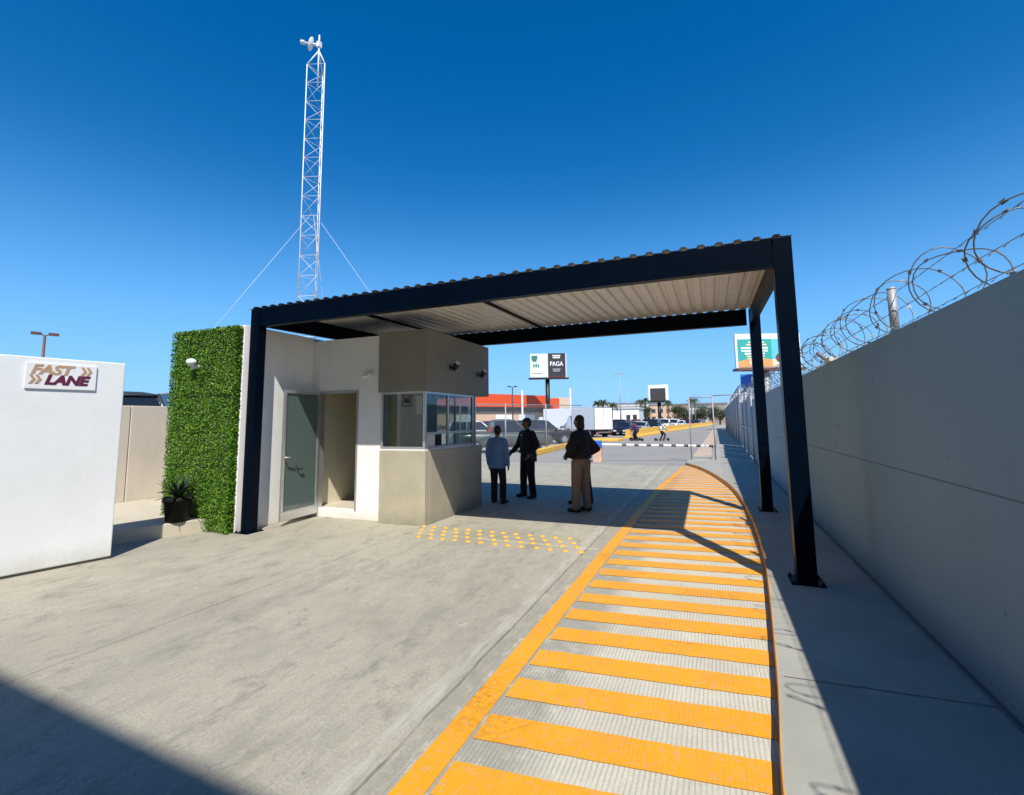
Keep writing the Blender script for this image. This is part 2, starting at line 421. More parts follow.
# ------------------------------------------------------------------ camera (solved from the photograph's vanishing points)
yaw, pit, rol = math.radians(22.395), math.radians(6.352), math.radians(-.6434)
fw = V((-math.sin(yaw) * math.cos(pit), math.cos(yaw) * math.cos(pit), math.sin(pit)))
rt = V((math.cos(yaw), math.sin(yaw), 0)); up = rt.cross(fw)
r2 = rt * math.cos(rol) + up * math.sin(rol); u2 = -rt * math.sin(rol) + up * math.cos(rol)
cd = bpy.data.cameras.new('camera'); cam = bpy.data.objects.new('camera', cd); C.objects.link(cam)
mw = Matrix.Identity(4)
for i in range(3):
    mw[i][0], mw[i][1], mw[i][2] = r2[i], u2[i], -fw[i]
mw[0][3], mw[1][3], mw[2][3] = 0, 0, 1.7
cam.matrix_world = mw
cd.sensor_width = 36; cd.lens = 479.87 * 36 / 1024; cd.shift_y = -(397.5 - 367.54) / 1024
cd.clip_start = .05; cd.clip_end = 6000
S.camera = cam

# ------------------------------------------------------------------ sky and sun
w = bpy.data.worlds.new('World'); S.world = w; w.use_nodes = True
nt = w.node_tree
sky = _n(nt, 'ShaderNodeTexSky', sky_type='NISHITA'); sky.sun_disc = False
sd = V((.397, -.71, 1)).normalized()
sky.sun_elevation = math.asin(sd.z)
sky.sun_rotation = math.atan2(sd.x, sd.y)
sky.altitude = 0; sky.air_density = 1.0; sky.dust_density = .3; sky.ozone_density = 3.2
bg = nt.nodes['Background']; hs = _n(nt, 'ShaderNodeHueSaturation'); hs.inputs['Saturation'].default_value = 1.42; hs.inputs['Hue'].default_value = .503
nt.links.new(sky.outputs['Color'], hs.inputs['Color']); 
wtc = _n(nt, 'ShaderNodeTexCoord'); wsp = _n(nt, 'ShaderNodeSeparateXYZ'); nt.links.new(wtc.outputs['Generated'], wsp.inputs[0])
wr_ = _n(nt, 'ShaderNodeMapRange', interpolation_type='SMOOTHERSTEP'); nt.links.new(wsp.outputs[2], wr_.inputs['Value'])
wr_.inputs['From Min'].default_value = -.12; wr_.inputs['From Max'].default_value = .52; wr_.inputs['To Min'].default_value = .92; wr_.inputs['To Max'].default_value = 0
wm = _n(nt, 'ShaderNodeMix', data_type='RGBA'); nt.links.new(wr_.outputs[0], wm.inputs['Factor'])
nt.links.new(hs.outputs['Color'], wm.inputs['A']); wm.inputs['B'].default_value = (1.35, 3.8, 7.4, 1)
nt.links.new(wm.outputs['Result'], bg.inputs['Color']); bg.inputs['Strength'].default_value = .13
sl = bpy.data.lights.new('sun', 'SUN'); sl.energy = 5.0; sl.angle = math.radians(.53); sl.color = (1, .945, .86)
so = bpy.data.objects.new('sun', sl); C.objects.link(so)
so.rotation_euler = sd.to_track_quat('Z', 'Y').to_euler(); so.location = (3, -6, 20)
S.view_settings.view_transform = 'Standard'; S.view_settings.look = 'None'
S.view_settings.exposure = .25; S.view_settings.gamma = 1; S.view_settings.use_curve_mapping = False

S.cycles.diffuse_bounces = 4
# ------------------------------------------------------------------ ground, roads, kerb
def sheet(name, poly, z, m):
    b = MB(); b.add([(x, y, z) for x, y in poly], [tuple(range(len(poly)))])
    return struct(b.build(name, m))
sheet('ground', [(-2500, -2500), (2500, -2500), (2500, 2500), (-2500, 2500)], -.012, M['earth'])
sheet('road_slab', [(-14, -14), (1.3, -14), (1.3, 18.9), (-14, 18.9)], 0, M['road'])
sheet('far_road', [(-9.5, 18.9), (-1.0, 18.9), (-.6, 40), (1.2, 150), (3, 320), (-9, 320), (-9.5, 150), (-9.5, 60)], 0, M['farroad'])
sheet('parking_lot', [(-95, 18.95), (-9.5, 18.9), (-8.6, 60), (-8, 150), (-95, 150)], -.006, M['lot'])
sheet('pink_path', [(-.98, 18.95), (.35, 18.95), (.6, 60), (1.2, 105), (.4, 105), (-.45, 50)], .004, M['pink'])

K = [(.10, -14), (.12, 0), (.18, 2.0), (.21, 2.66), (.28, 3.4), (.34, 4.2), (.41, 5.2), (.48, 6.4), (.52, 7.8), (.52, 9.2), (.49, 10.6), (.42, 12.0), (.30, 13.3), (.12, 14.6), (-.12, 16.0), (-.42, 17.4), (-.80, 18.6), (-.98, 19.0)]
def smooth(poly, n=4):
    out = []
    for i in range(len(poly) - 1):
        p0 = V((*poly[max(i - 1, 0)], 0)); p1 = V((*poly[i], 0)); p2 = V((*poly[i + 1], 0)); p3 = V((*poly[min(i + 2, len(poly) - 1)], 0))
        for k in range(n):
            t = k / n
            q = .5 * ((2 * p1) + (p2 - p0) * t + (2 * p0 - 5 * p1 + 4 * p2 - p3) * t * t + (-p0 + 3 * p1 - 3 * p2 + p3) * t ** 3)
            out.append((q.x, q.y))
    return out + [poly[-1]]
KS = smooth(K[1:]); KS = [K[0]] + KS
KW = .006
def offs(pts, d):
    out = []
    for i, (x, y) in enumerate(pts):
        a = pts[max(i - 1, 0)]; b = pts[min(i + 1, len(pts) - 1)]
        t = V((b[0] - a[0], b[1] - a[1])).normalized(); out.append((x + t.y * d, y - t.x * d))
    return out
KI = offs(KS, KW)
kb = MB()
n = len(KS)
vs = []
for (x, y), (x2, y2) in zip(KS, KI):
    vs += [(x - .008, y, 0), (x, y, .096), (x + (x2 - x) * .2, y + (y2 - y) * .2, .105), (x2, y2, .105), (x2, y2, 0)]
fs = []
for i in range(n - 1):
    a = i * 5; b = a + 5
    for j in range(4): fs.append((a + j, b + j, b + j + 1, a + j + 1))
fs.append((4 * 1 + (n - 1) * 5 - 4 + 0, (n - 1) * 5 + 1, (n - 1) * 5 + 2, (n - 1) * 5 + 3, (n - 1) * 5 + 4))
kb.add(vs, fs)
struct(kb.build('kerb', M['kerb_yellow']))
sw = MB()
poly = KI + [(1.4, 19.05), (1.4, -14)]
sw.prism(poly[::-1], -.01, .1)
struct(sw.build('sidewalk', M['sidewalk']))
sheet('sidewalk_far', [(-.95, 19.06), (2.6, 19.06), (1.75, 32), (1.9, 74), (2.2, 110), (.9, 110), (.45, 60), (.1, 24), (-.9, 21.9)], .1, M['sidewalk'])
bmk = MB(); bmk.add([(-.95, 19.07, -.01), (-.9, 21.9, -.01), (.1, 24, -.01), (.45, 60, -.01), (.45, 60, .1), (.1, 24, .1), (-.9, 21.9, .1), (-.95, 19.07, .1)], [(0, 1, 6, 7), (1, 2, 5, 6), (2, 3, 4, 5)])
struct(bmk.build('sidewalk_far_kerb', M['sidewalk']))
# joints cut in the sidewalk
jm = mat('joint_and_gap_shade', (.15, .145, .13), .9)
sj = MB()
for y in (3.58, 7.2, 10.9, 14.6):
    xa = min(KI, key=lambda p: abs(p[1] - y))[0] + .03
    pts = [(xa + (1.38 - xa) * i / 10, y + random.uniform(-.003, .003) + .06 * i / 10) for i in range(11)]
    for a, b in zip(pts[:-1], pts[1:]):
        sj.quad((a[0], a[1] - .0035, .1035), (b[0], b[1] - .0035, .1035), (b[0], b[1] + .0035, .1035), (a[0], a[1] + .0035, .1035))
struct(sj.build('sidewalk_joint', jm))

# grooved lane and its markings
lane = [(-1.5, -14), (-1.5, 2), (-1.42, 12.3), (-1.2, 18.6)]
def kx(y):
    for a, b in zip(KS[:-1], KS[1:]):
        if a[1] <= y <= b[1]:
            return a[0] + (b[0] - a[0]) * (y - a[1]) / max(1e-6, b[1] - a[1])
    return KS[-1][0]
lb = MB(); lb.add([(x, y, .004) for x, y in lane] + [(x - .006, y, .004) for x, y in reversed(KS)], [tuple(range(len(lane) + len(KS)))])
struct(lb.build('lane_surface', M['lane']))
def lx(y):  # left edge of the yellow line
    return -1.46 + .01 * (y - 2) if y < 12.3 else -1.357 + (y - 12.3) * .05
mk = MB()
ys = [-12 + .5 * i for i in range(62)]
for a, b in zip(ys[:-1], ys[1:]):
    mk.quad((lx(a), a, .009), (lx(a) + .155, a, .009), (lx(b) + .155, b, .009), (lx(b), b, .009))
k = -25
while True:
    y0 = 2.56 + .4225 * k; y1 = y0 + .232; k += 1
    if y0 > 18.3: break
    xl = lx(y0) + .157 + .02
    pts = []
    nseg = 26
    lo, hi = [], []
    for i in range(nseg + 1):
        t = i / nseg
        a = y0 + .1 * (-.55 + 1.3 * 0)  # keep phase
        x = xl + (kx(y0 + .1) - .012 - xl) * t
        dx = x + .55
        lo.append((x, y0 + .1 * dx + random.uniform(-.003, .003))); hi.append((x, y1 + .1 * dx + random.uniform(-.003, .003)))
    for i in range(nseg):
        mk.quad((*lo[i], .009), (*lo[i + 1], .009), (*hi[i + 1], .009), (*hi[i], .009))
struct(mk.build('road_markings', M['yellow']))

# yellow studs across the road
sb = MB(); sb.ball((0, 0, 0), (.044, .044, .018), 12, 5, True); sb.cyl((0, 0, -.001), (0, 0, .003), .047, .044, 12)
stud = sb.build('road_stud', mat('stud_yellow', (.70, .38, .04), .65, var=.3, vscale=45, grime=(.42, .36, .24), gscale=25), None, (0, 0, 0))
tag(stud, 'round yellow road stud in the rows crossing the lane by the booth', 'road stud', 'yellow road studs across the lane')
first = True
for r in range(4):
    for i in range(13):
        x = -4.46 + .206 * i + .112 * r; y = 6.92 - .215 * r - .0 * i
        if r == 0 and i == 0: x += .02
        o = stud if first else stud.copy()
        if not first: C.objects.link(o)
        first = False
        o.location = (x + random.uniform(-.012, .012), y + random.uniform(-.012, .012), .0015)

# ------------------------------------------------------------------ canopy
ct = thing('canopy', 'navy steel entrance canopy with corrugated metal roof over the lane', 'canopy', (-3, 7.6, 0))
def hpost(x0, x1, y0, y1, z0, z1):
    b = MB(); b.box(x0, x1, y0, y1, z0, z1)
    return b
for (x0, y0, z0, zt) in ((.69, 5.56, .1, 3.585), (-6.95, 5.56, 0, 3.585), (.73, 9.55, .1, 3.685), (-6.95, 9.55, 0, 3.685)):
    p = hpost(x0, x0 + .175, y0, y0 + .165, z0 + .012, zt).build('post', M['navy'], ct, bevel=.006)
    MB().box(x0 - .06, x0 + .235, y0 - .07, y0 + .235, z0 + .001, z0 + .012).build('base_plate', M['navy'], p)
    for sx in (-.035, .21):
        for sy in (-.045, .21):
            MB().cyl((x0 + sx, y0 + sy, z0 + .012), (x0 + sx, y0 + sy, z0 + .035), .012, n=6).build('anchor_bolt', M['navy'], p)
def cbeam(y, z0, z1, sgn):
    b = MB(); x0, x1 = -6.772, .687
    b.box(x0, x1, y, y + .012, z0, z1)                       # web
    b.box(x0, x1, y + .0125, y + .11, z0, z0 + .014); b.box(x0, x1, y + .0125, y + .11, z1 - .014, z1)
    return b
cbeam(5.585, 3.29, 3.585, 1).build('front_beam', M['navy'], ct)
cbeam(9.60, 3.40, 3.685, 1).build('back_beam', M['navy'], ct)
def ybeam(x0, x1, z_off, h):
    b = MB(); ya, yb = 5.73, 9.548
    za, zb = 3.585, 3.68
    vs = []
    for (y, z) in ((ya, za), (yb, zb)):
        vs += [(x0, y, z - h), (x1, y, z - h), (x1, y, z - z_off), (x0, y, z - z_off)]
    b.add(vs, [(0, 1, 2, 3), (7, 6, 5, 4), (0, 4, 5, 1), (1, 5, 6, 2), (2, 6, 7, 3), (3, 7, 4, 0)])
    return b
ybeam(.745, .83, .0, .27).build('side_beam', M['navy'], ct)
ybeam(-6.9, -6.82, .0, .27).build('side_beam', M['navy'], ct)
for x in (-3.22, -5.5):
    ybeam(x - .014, x + .014, .002, .05).build('joist', M['navy'], ct)
# corrugated sheet: trapezoid ribs running front to back
rs = MB(); pitch = .186; prof = []
x = -7.02
while x < .93:
    prof += [(x, 0), (x + .082, 0), (x + .104, .030), (x + .150, .030), (x + .172, 0)]
    x += pitch
prof = [p for p in prof if p[0] <= .885]
def rz(y): return 3.589 + (y - 5.56) * .0245
yA, yB = 5.582, 9.72
nn = len(prof)
vs = [(px, yA, rz(yA) + pz + .004) for px, pz in prof] + [(px, yB, rz(yB) + pz + .004) for px, pz in prof]
rs.add(vs, [(i, i + 1, nn + i + 1, nn + i) for i in range(nn - 1)])
ro = rs.build('roof_sheet', [M['navy'], M['sheet']], ct)
sm_ = ro.modifiers.new('thickness', 'SOLIDIFY'); sm_.thickness = .006; sm_.offset = 1; sm_.material_offset = 1; sm_.material_offset_rim = 0

# ------------------------------------------------------------------ guardhouse
gh = thing('guardhouse', 'white and taupe guardhouse with service window under the canopy', 'guardhouse', (-6.2, 7.5, 0))
# white wing
wg = MB()
wg.box(-8.6, -7.0, 5.5, 5.64, 0, 3.32); wg.box(-7.14, -7.0, 5.643, 9.2, 0, 3.32); wg.box(-8.6, -8.46, 5.643, 9.2, 0, 3.32)
wg.box(-8.457, -7.143, 9.06, 9.2, 0, 3.32)
wg.build('wing_wall', M['white'], gh, bevel=.006)
MB().box(-8.457, -7.143, 5.643, 9.057, 3.02, 3.16).build('wing_roof', M['roof_dark'], gh)
# door wall with opening x -6.82..-5.90, z .15..2.28
dw = MB(); y0, y1 = 7.0, 7.14
dw.box(-6.997, -6.82, y0, y1, 0, 3.26); dw.box(-5.90, -5.37, y0, y1, 0, 3.26)
dw.box(-6.818, -5.902, y0, y1, 2.29, 3.26); dw.box(-6.818, -5.902, y0 - .004, y1, 0, .15)
dw.build('door_wall', M['white'], gh, bevel=.003)
# rear and roof of the room
rw = MB(); rw.box(-6.997, -5.4, 8.76, 8.9, 0, 3.2); rw.box(-5.397, -4.573, 8.76, 8.9, 0, 1.19)
rw.build('rear_wall', M['interior'], gh)
MB().box(-6.997, -5.415, 7.143, 8.757, 3.0, 3.15).build('room_roof', M['roof_dark'], gh)
MB().box(-6.997, -4.6, 7.143, 8.757, .02, .15).build('room_floor', M['tile'], gh)
MB().box(-6.994, -6.975, 7.145, 8.755, .152, 2.99).build('inner_lining', M['interior'], gh)
# taupe upper box: four sides and soffit
ub = MB(); z0, z1 = 2.225, 3.29; t = .14
ub.box(-5.41, -4.41, 6.92, 9.37, z0, z1)
ub.build('upper_box', M['taupe'], gh, bevel=.004)
# cement lower counter box, hollow
lo = MB()
lo.box(-5.36, -4.43, 6.92, 7.06, 0, 1.215); lo.box(-4.57, -4.43, 7.062, 9.05, 0, 1.215)
lo.build('counter_wall', M['cement'], gh, bevel=.006)
MB().box(-5.36, -4.45, 6.94, 8.75, 1.217, 1.24).build('counter_top', M['plainwhite'], gh, bevel=.004)
# doorway frame
df = MB()
df.box(-6.818, -6.775, 6.985, 7.10, .152, 2.288); df.box(-5.935, -5.902, 6.985, 7.10, .152, 2.288); df.box(-6.773, -5.937, 6.985, 7.10, 2.245, 2.288)
df.build('door_frame', M['alu'], gh)
# open glass door leaf standing out from the wall
dl = thing('tmp', 'x', 'x'); bpy.data.objects.remove(dl)
hx, hy = -6.775, 6.955; ex, ey = -6.70, 6.075
u = V((ex - hx, ey - hy, 0)); L = u.length; u.normalize(); wv = V((-u.y, u.x, 0))
if wv.x < 0: wv = -wv
P0 = V((hx, hy, 0)) - wv * .02
fr = MB(); zb, zt = .075, 2.275
fr.obox(P0, u, wv, .05, .04, zb, zt); fr.obox(P0 + u * (L - .05), u, wv, .05, .04, zb + .16, zt)
fr.obox(P0 + u * .052, u, wv, L - .104, .04, zt - .055, zt); fr.obox(P0 + u * .052, u, wv, L - .054, .04, zb, zb + .155)
door = fr.build('door', M['alu'], gh, bevel=.003)
M['doorglass'] = mat('tinted_door_glass', (.105, .145, .138), .10, spec=.6)
MB().obox(P0 + u * .052 + wv * .014, u, wv, L - .104, .010, zb + .157, zt - .057).build('pane', M['doorglass'], door)
hd = MB(); q = P0 + u * (L - .025) + wv * .04
hd.cyl(q + V((0, 0, 1.13)), q + V((.05, 0, 1.13)), .012); hd.cyl(q + V((.05, -.02, 1.13)) , q + V((.05, .13, 1.13)), .011)
hd.build('handle', M['alu'], door)
h2 = MB(); q = P0 + u * (L - .33) + wv * .027
h2.tube([q + V((0, .0, .98)), q + V((.03, .0, .93)), q + V((.035, .06, .90)), q + V((.03, .12, .92))], .012); h2.build('pull', M['black'], door)
# window frames and panes of the service window
wf = MB(); fz0, fz1 = 1.242, 2.222; tt = .045
xL, xR, yF, yE = -5.365, -4.455, 6.95, 8.74
wf.box(xL, xL + tt, yF, yF + tt, fz0, fz1); wf.box(xR - tt, xR, yF, yF + tt, fz0, fz1)
wf.box(xL + tt, xR - tt, yF + .002, yF + tt - .002, fz0, fz0 + .04); wf.box(xL + tt, xR - tt, yF + .002, yF + tt - .002, fz1 - .035, fz1)
fw_ = wf.build('window', M['alu'], gh)
MB().box(xL + tt + .002, xR - tt - .002, yF + .018, yF + .024, fz0 + .042, fz1 - .037).build('pane', M['glass'], fw_)
ws = MB(); xa, xb = xR - .043, xR - .002
ws.box(xa, xb, yE - .045, yE, fz0, fz1)
ws.box(xa + .002, xb - .002, yF + tt + .002, yE - .047, fz0, fz0 + .035); ws.box(xa + .002, xb - .002, yF + tt + .002, yE - .047, fz1 - .035, fz1)
ws.box(xa + .004, xb - .004, yF + tt + .002, yE - .047, 1.485, 1.525)
ws.box(xa + .006, xb + .002, 7.70, 7.745, fz0 + .036, fz1 - .036)
sw_ = ws.build('window', M['alu'], gh)
pb = MB()
pb.box(xa + .018, xa + .024, yF + tt + .002, 7.699, 1.527, fz1 - .036); pb.box(xa + .018, xa + .024, 7.747, yE - .047, 1.527, fz1 - .036)
pb.box(xa + .018, xa + .024, 7.747, yE - .047, fz0 + .036, 1.484)
pb.build('pane', M['glass'], sw_)
MB().box(xa + .016, xa + .022, yF + tt + .002, 7.30, fz0 + .036, 1.484).build('blind_panel', M['dirtywhite'], sw_)
wr = MB(); yr = 8.80
wr.box(-5.396, -5.36, yr, yr + .04, 1.192, 2.222); wr.box(-4.49, -4.455, yr, yr + .04, 1.192, 2.222)
wr.box(-5.358, -4.492, yr, yr + .04, 1.192, 1.23); wr.box(-5.358, -4.492, yr, yr + .04, 2.185, 2.222); wr.box(-4.95, -4.915, yr + .002, yr + .038, 1.232, 2.183)
rwn = wr.build('window', M['alu'], gh)
MB().box(-5.357, -4.493, yr + .044, yr + .048, 1.231, 2.184).build('pane', M['glass'], rwn)
# inner partition and papers behind the glass
MB().box(-5.36, -5.32, 7.6, 8.75, 1.242, 2.22).build('partition', M['taupe'], gh)
M['olive'] = mat('olive_locker', (.12, .115, .06), .5, var=.08)
MB().box(-5.31, -4.80, 7.45, 7.85, 1.242, 2.22).build('locker', M['olive'], gh)
MB().box(-4.66, -4.545, 6.985, 6.9885, 1.83, 2.14).build('notice', M['creamprint'], gh)
# monitor on the counter
mo = thing('monitor', 'black monitor standing on the counter behind the service window', 'monitor', (-4.75, 7.5, 1.24))
MB().box(-4.62, -4.59, 7.34, 7.72, 1.28, 1.52).build('screen', M['black'], mo, bevel=.004)
MB().box(-4.66, -4.5, 7.45, 7.6, 1.2405, 1.252).box(-4.635, -4.622, 7.5, 7.55, 1.25, 1.4).build('stand', M['black'], mo)
# fixtures on the building
for i, (y, z, lb_) in enumerate(((7.72, 2.70, 'small black floodlight high on the taupe box, nearer the door'), (8.87, 2.66, 'small black floodlight high on the taupe box, at its far end'))):
    f = thing('floodlight', lb_, 'floodlight', (-4.41, y, z), 'floodlights on the guardhouse')
    MB().box(-4.408, -4.395, y - .045, y + .045, z - .05, z + .05).cyl((-4.396, y, z), (-4.31, y, z - .01), .014).build('bracket', M['black'], f)
    h = MB()
    a = V((-4.33, y + .0, z - .03)); d = V((.62, -.30, .6)).normalized()
    h.cyl(a - d * .02, a + d * .14, .042, .062); hh = h.build('head', M['black'], f)
    MB().cyl(a + d * .141, a + d * .147, .054).build('lens', M['clearlamp'], hh)
wl = thing('wall_lamp', 'small white wall lamp beside the taupe box above the doorway wall', 'lamp', (-5.62, 7.0, 2.57))
MB().cyl((-5.62, 6.998, 2.57), (-5.62, 6.975, 2.57), .055).build('base', M['plainwhite'], wl)
MB().cyl((-5.62, 6.974, 2.57), (-5.58, 6.90, 2.55), .02).ball((-5.72, 6.93, 2.53), (.075, .04, .035)).cyl((-5.62, 6.95, 2.57), (-5.70, 6.93, 2.54), .015).build('head', M['plainwhite'], wl)

# ------------------------------------------------------------------ artificial hedge panel on the wing
hp = thing('artificial_hedge', 'artificial green boxwood panel covering the front of the white wing', 'hedge', (-7.85, 5.45, 0))
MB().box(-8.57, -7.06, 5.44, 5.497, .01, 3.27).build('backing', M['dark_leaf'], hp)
lf = MB(); rng = random.Random(3)
def leaf(mb, p, d, u, ln, wd):
    d = V(d).normalized(); s_ = d.cross(V(u)).normalized(); n_ = s_.cross(d)
    a = V(p); b = a + d * ln * .5 + n_ * ln * .08; c = a + d * ln
    mb.add([a, b + s_ * wd, c, b - s_ * wd], [(0, 1, 2, 3)])
for i in range(62000):
    lf.mi = rng.choices((0, 1, 2, 3), (.48, .26, .16, .10))[0]
    x = rng.uniform(-8.60, -7.02); z = rng.uniform(.0, 3.29)
    if x < -7.66 and z < .16: continue
    if (abs(x + 7.80) < .03 or abs(z - 1.02) < .03 or abs(z - 2.15) < .02) and rng.random() < .55: continue
    if x > -7.8 and rng.random() < .12: continue
    dep = 5.445 - abs(rng.gauss(0, .035)) - .02 * math.sin(x * 9 + 1) * math.sin(z * 7)
    dirv = (rng.gauss(0, .8), -abs(rng.gauss(.35, .35)), rng.gauss(.25, .75))
    leaf(lf, (x, max(dep, 5.34), z), dirv, (rng.gauss(0, 1), rng.gauss(-1, .6), rng.gauss(.6, 1)), rng.uniform(.012, .033), rng.uniform(.0045, .010))
for i in range(6500):
    lf.mi = rng.choices((0, 1, 2, 3), (.48, .26, .16, .10))[0]  # the returns at both edges and top
    z = rng.uniform(.0, 3.28); side = rng.random()
    if side < .5: x, dx = -7.06, 1
    elif side < .85: x, dx = -8.57, -1
    else: x, dx, z = rng.uniform(-8.58, -7.04), rng.gauss(0, 1), 3.275
    if x < -7.66 and z < .16: continue
    leaf(lf, (x + (.02 * dx if side < .85 else 0), rng.uniform(5.38, 5.52), z), (dx * abs(rng.gauss(.5, .4)), rng.gauss(-.3, .5), rng.gauss(.2, .6)), (rng.gauss(0, 1), rng.gauss(-1, .6), rng.gauss(.5, 1)), rng.uniform(.025, .05), rng.uniform(.008, .014))
fo = lf.build('foliage', [M['box_leaf'], M['box_leaf_light'], M['box_leaf_dark'], M['box_leaf_olive']], hp); fo['kind'] = 'stuff'
gl = thing('globe_lamp', 'small white globe lamp sticking out of the green hedge panel', 'lamp', (-7.92, 5.38, 2.72))
MB().cyl((-7.92, 5.44, 2.66), (-7.92, 5.30, 2.66), .03).cyl((-7.92, 5.30, 2.62), (-7.92, 5.30, 2.70), .035).build('arm', M['plainwhite'], gl)
MB().ball((-7.92, 5.27, 2.73), (.085, .075, .06)).build('globe', M['plainwhite'], gl)

# platform and low beige wall, raised lot behind
pl = MB(); a = V((-7.55, 5.44, 0)); dk = V((-.42, -1, 0)).normalized()
b_ = a + dk * 4.5
pl.prism([(a.x, a.y), (-8.66, 5.44), (-8.66, 14), (-11.0, 14), (-11.0, b_.y - .3), (b_.x, b_.y)], -.01, .2)
struct(pl.build('platform', mat('platform_concrete', (.50, .455, .355), .85, var=.1, vscale=1.5, bump=.2, grime=(.40, .36, .28)), bevel=.012))
bw = MB(); bw.box(-11.0, -10.72, -2, 5.99, .19, 2.09); bw.box(-11.0, -10.72, 6.005, 14, .19, 2.09)
# short cut joint
b0 = bw.build('boundary_wall', M['beige'], None, (-10.85, 6, .19), bevel=.012)
tag(b0, 'low beige concrete boundary wall behind the platform beside the hedge panel', 'wall')
rl = MB(); rl.box(-60, -11.02, -8, 16, -.01, .75)
struct(rl.build('raised_lot', M['lot']))

# potted plant on the platform
pp = thing('potted_plant', 'spiky dark green plant in a black pot at the hedge panel', 'potted plant', (-7.80, 5.12, .2))
pc = V((-7.80, 5.12, .2))
pt = MB(); pt.tube([pc + V((0, 0, .001)), pc + V((0, 0, .31)), pc + V((0, 0, .315)), pc + V((0, 0, .36))], [.15, .19, .208, .208], 24)
pt.build('pot', mat('black_pot', (.005, .005, .005), .55, spec=.2), pp)
MB().cyl(pc + V((0, 0, .361)), pc + V((0, 0, .366)), .19, n=20).build('soil', M['soil'], pp)
fl = MB(); rng = random.Random(5)
for i in range(60):
    a0 = rng.uniform(0, 2 * PI); el = rng.uniform(.25, 1.35); ln = rng.uniform(.28, .52)
    d0 = V((math.cos(a0) * math.cos(el), math.sin(a0) * math.cos(el), math.sin(el)))
    sd_ = V((-math.sin(a0), math.cos(a0), 0)); pts = []
    for k in range(6):
        tq = k / 5
        pts.append(pc + V((0, 0, .36)) + d0 * ln * tq - V((0, 0, 1)) * .12 * tq * tq + V((math.cos(a0), math.sin(a0), 0)) * .05 * tq)
    wd = [.008, .016, .017, .014, .008, .001]
    vs = []
    for p, q in zip(pts, wd): vs += [p - sd_ * q, p + V((0, 0, -.004)), p + sd_ * q]
    fl.add(vs, [(3 * k + j, 3 * k + j + 1, 3 * k + j + 4, 3 * k + j + 3) for k in range(5) for j in range(2)], True)
fl.build('foliage', M['dark_leaf'], pp)

# ------------------------------------------------------------------ white wall panel with lettered sign
A = V((-7.43, 2.97, 0)); dr = V((.19925, .97995, 0)).normalized(); nr = V((dr.y, -dr.x, 0))
wp = MB(); wp.obox(A - dr * 4.2, dr, -nr, 5.19, .14, .03, 2.525)
wpo = wp.build('wall_panel', M['whitepanel'], None, A, bevel=.012)
tag(wpo, 'smooth white freestanding wall panel carrying the lettered sign', 'wall')
MB().obox(A - dr * 4.2 - nr * .02, dr, -nr, 5.17, .1, -.005, .0295).build('gap_shade_strip', jm, wpo)  # dark strip standing in for the shade of the open gap below the panel
sg = thing('lettered_sign', 'small white sign with tan and maroon slanted lettering on white wall panel', 'sign', A + dr * .36 + V((0, 0, 2.14)))
MB().obox(A + dr * .03 + nr * .003, dr, nr, .655, .016, 2.145, 2.455).build('board', M['plainwhite'], sg, bevel=.004)
sp = A + nr * .020
text_mesh('FAST', .155, sp + dr * .075 + V((0, 0, 2.325)), dr, sg, 'lettering', M['tan'], .25, .007, .002, .40)
text_mesh('LANE', .155, sp + dr * .20 + V((0, 0, 2.205)), dr, sg, 'lettering', M['maroon'], .25, .009, .002, .43)
def chev(x, z, h, w_, m):
    b = MB()
    for k in range(2):
        x0 = x + k * w_ * .95
        P_ = [(x0, z), (x0 + w_ * .55, z), (x0 + w_ * 1.15, z + h / 2), (x0 + w_ * .55, z + h), (x0, z + h), (x0 + w_ * .6, z + h / 2)]
        vs = [sp + dr * a + V((0, 0, c)) for a, c in P_] + [sp + dr * a + V((0, 0, c)) + nr * .003 for a, c in P_]
        b.add(vs, [(6, 7, 8, 11), (8, 9, 10, 11), (0, 1, 7, 6), (1, 2, 8, 7), (2, 3, 9, 8), (3, 4, 10, 9), (4, 5, 11, 10), (5, 0, 6, 11)])
    return b
chev(.525, 2.325, .105, .055, 0).build('chevrons', M['tan'], sg)
chev(.060, 2.205, .105, .055, 0).build('chevrons', M['tan'], sg)

# ------------------------------------------------------------------ lattice mast with dish, guyed to the roof
mt = thing('lattice_mast', 'tall white three-legged lattice mast with guy wires on the guardhouse', 'mast', (-8.62, 8.2, 3.15))
mc = V((-8.38, 8.2, 0)); ang = [PI * .5 + .35 + k * 2 * PI / 3 for k in range(3)]
R0 = .25
legs = [V((math.cos(a) * R0, math.sin(a) * R0, 0)) for a in ang]
zb, zt = 3.16, 10.28
for lg in legs:
    MB().cyl(mc + lg + V((0, 0, zb)), mc + lg + V((0, 0, zt)), .0115, n=8).build('leg', M['plainwhite'], mt)
lc = MB(); nb = 15; dz = (zt - zb) / nb
for i in range(nb + 1):
    z = zb + dz * i
    for k in range(3):
        a, b = mc + legs[k] + V((0, 0, z)), mc + legs[(k + 1) % 3] + V((0, 0, z))
        lc.cyl(a, b, .0048, n=5)
        if i < nb:
            lc.cyl(a if i % 2 else b, (b if i % 2 else a) + V((0, 0, dz)), .0045, n=5)
lc.build('lattice', M['plainwhite'], mt)
tp = MB()
for lg in legs: tp.cyl(mc + lg + V((0, 0, zt)), mc + V((0, 0, zt + .45)), .015, n=8)
tp.cyl(mc + V((0, 0, zt - .5)), mc + V((0, 0, zt + .86)), .018, n=8)
tp.build('top_spike', M['plainwhite'], mt)
gw = MB()
for e in (V((-7.85, 5.56, 3.325)), V((-6.0, 8.85, 3.2)), V((-8.65, 9.15, 3.33))):
    gw.cyl(mc + (e - mc).normalized() * .1 + V((0, 0, 6.55 - (e - mc).normalized().z * .1)), e, .0033, n=5)
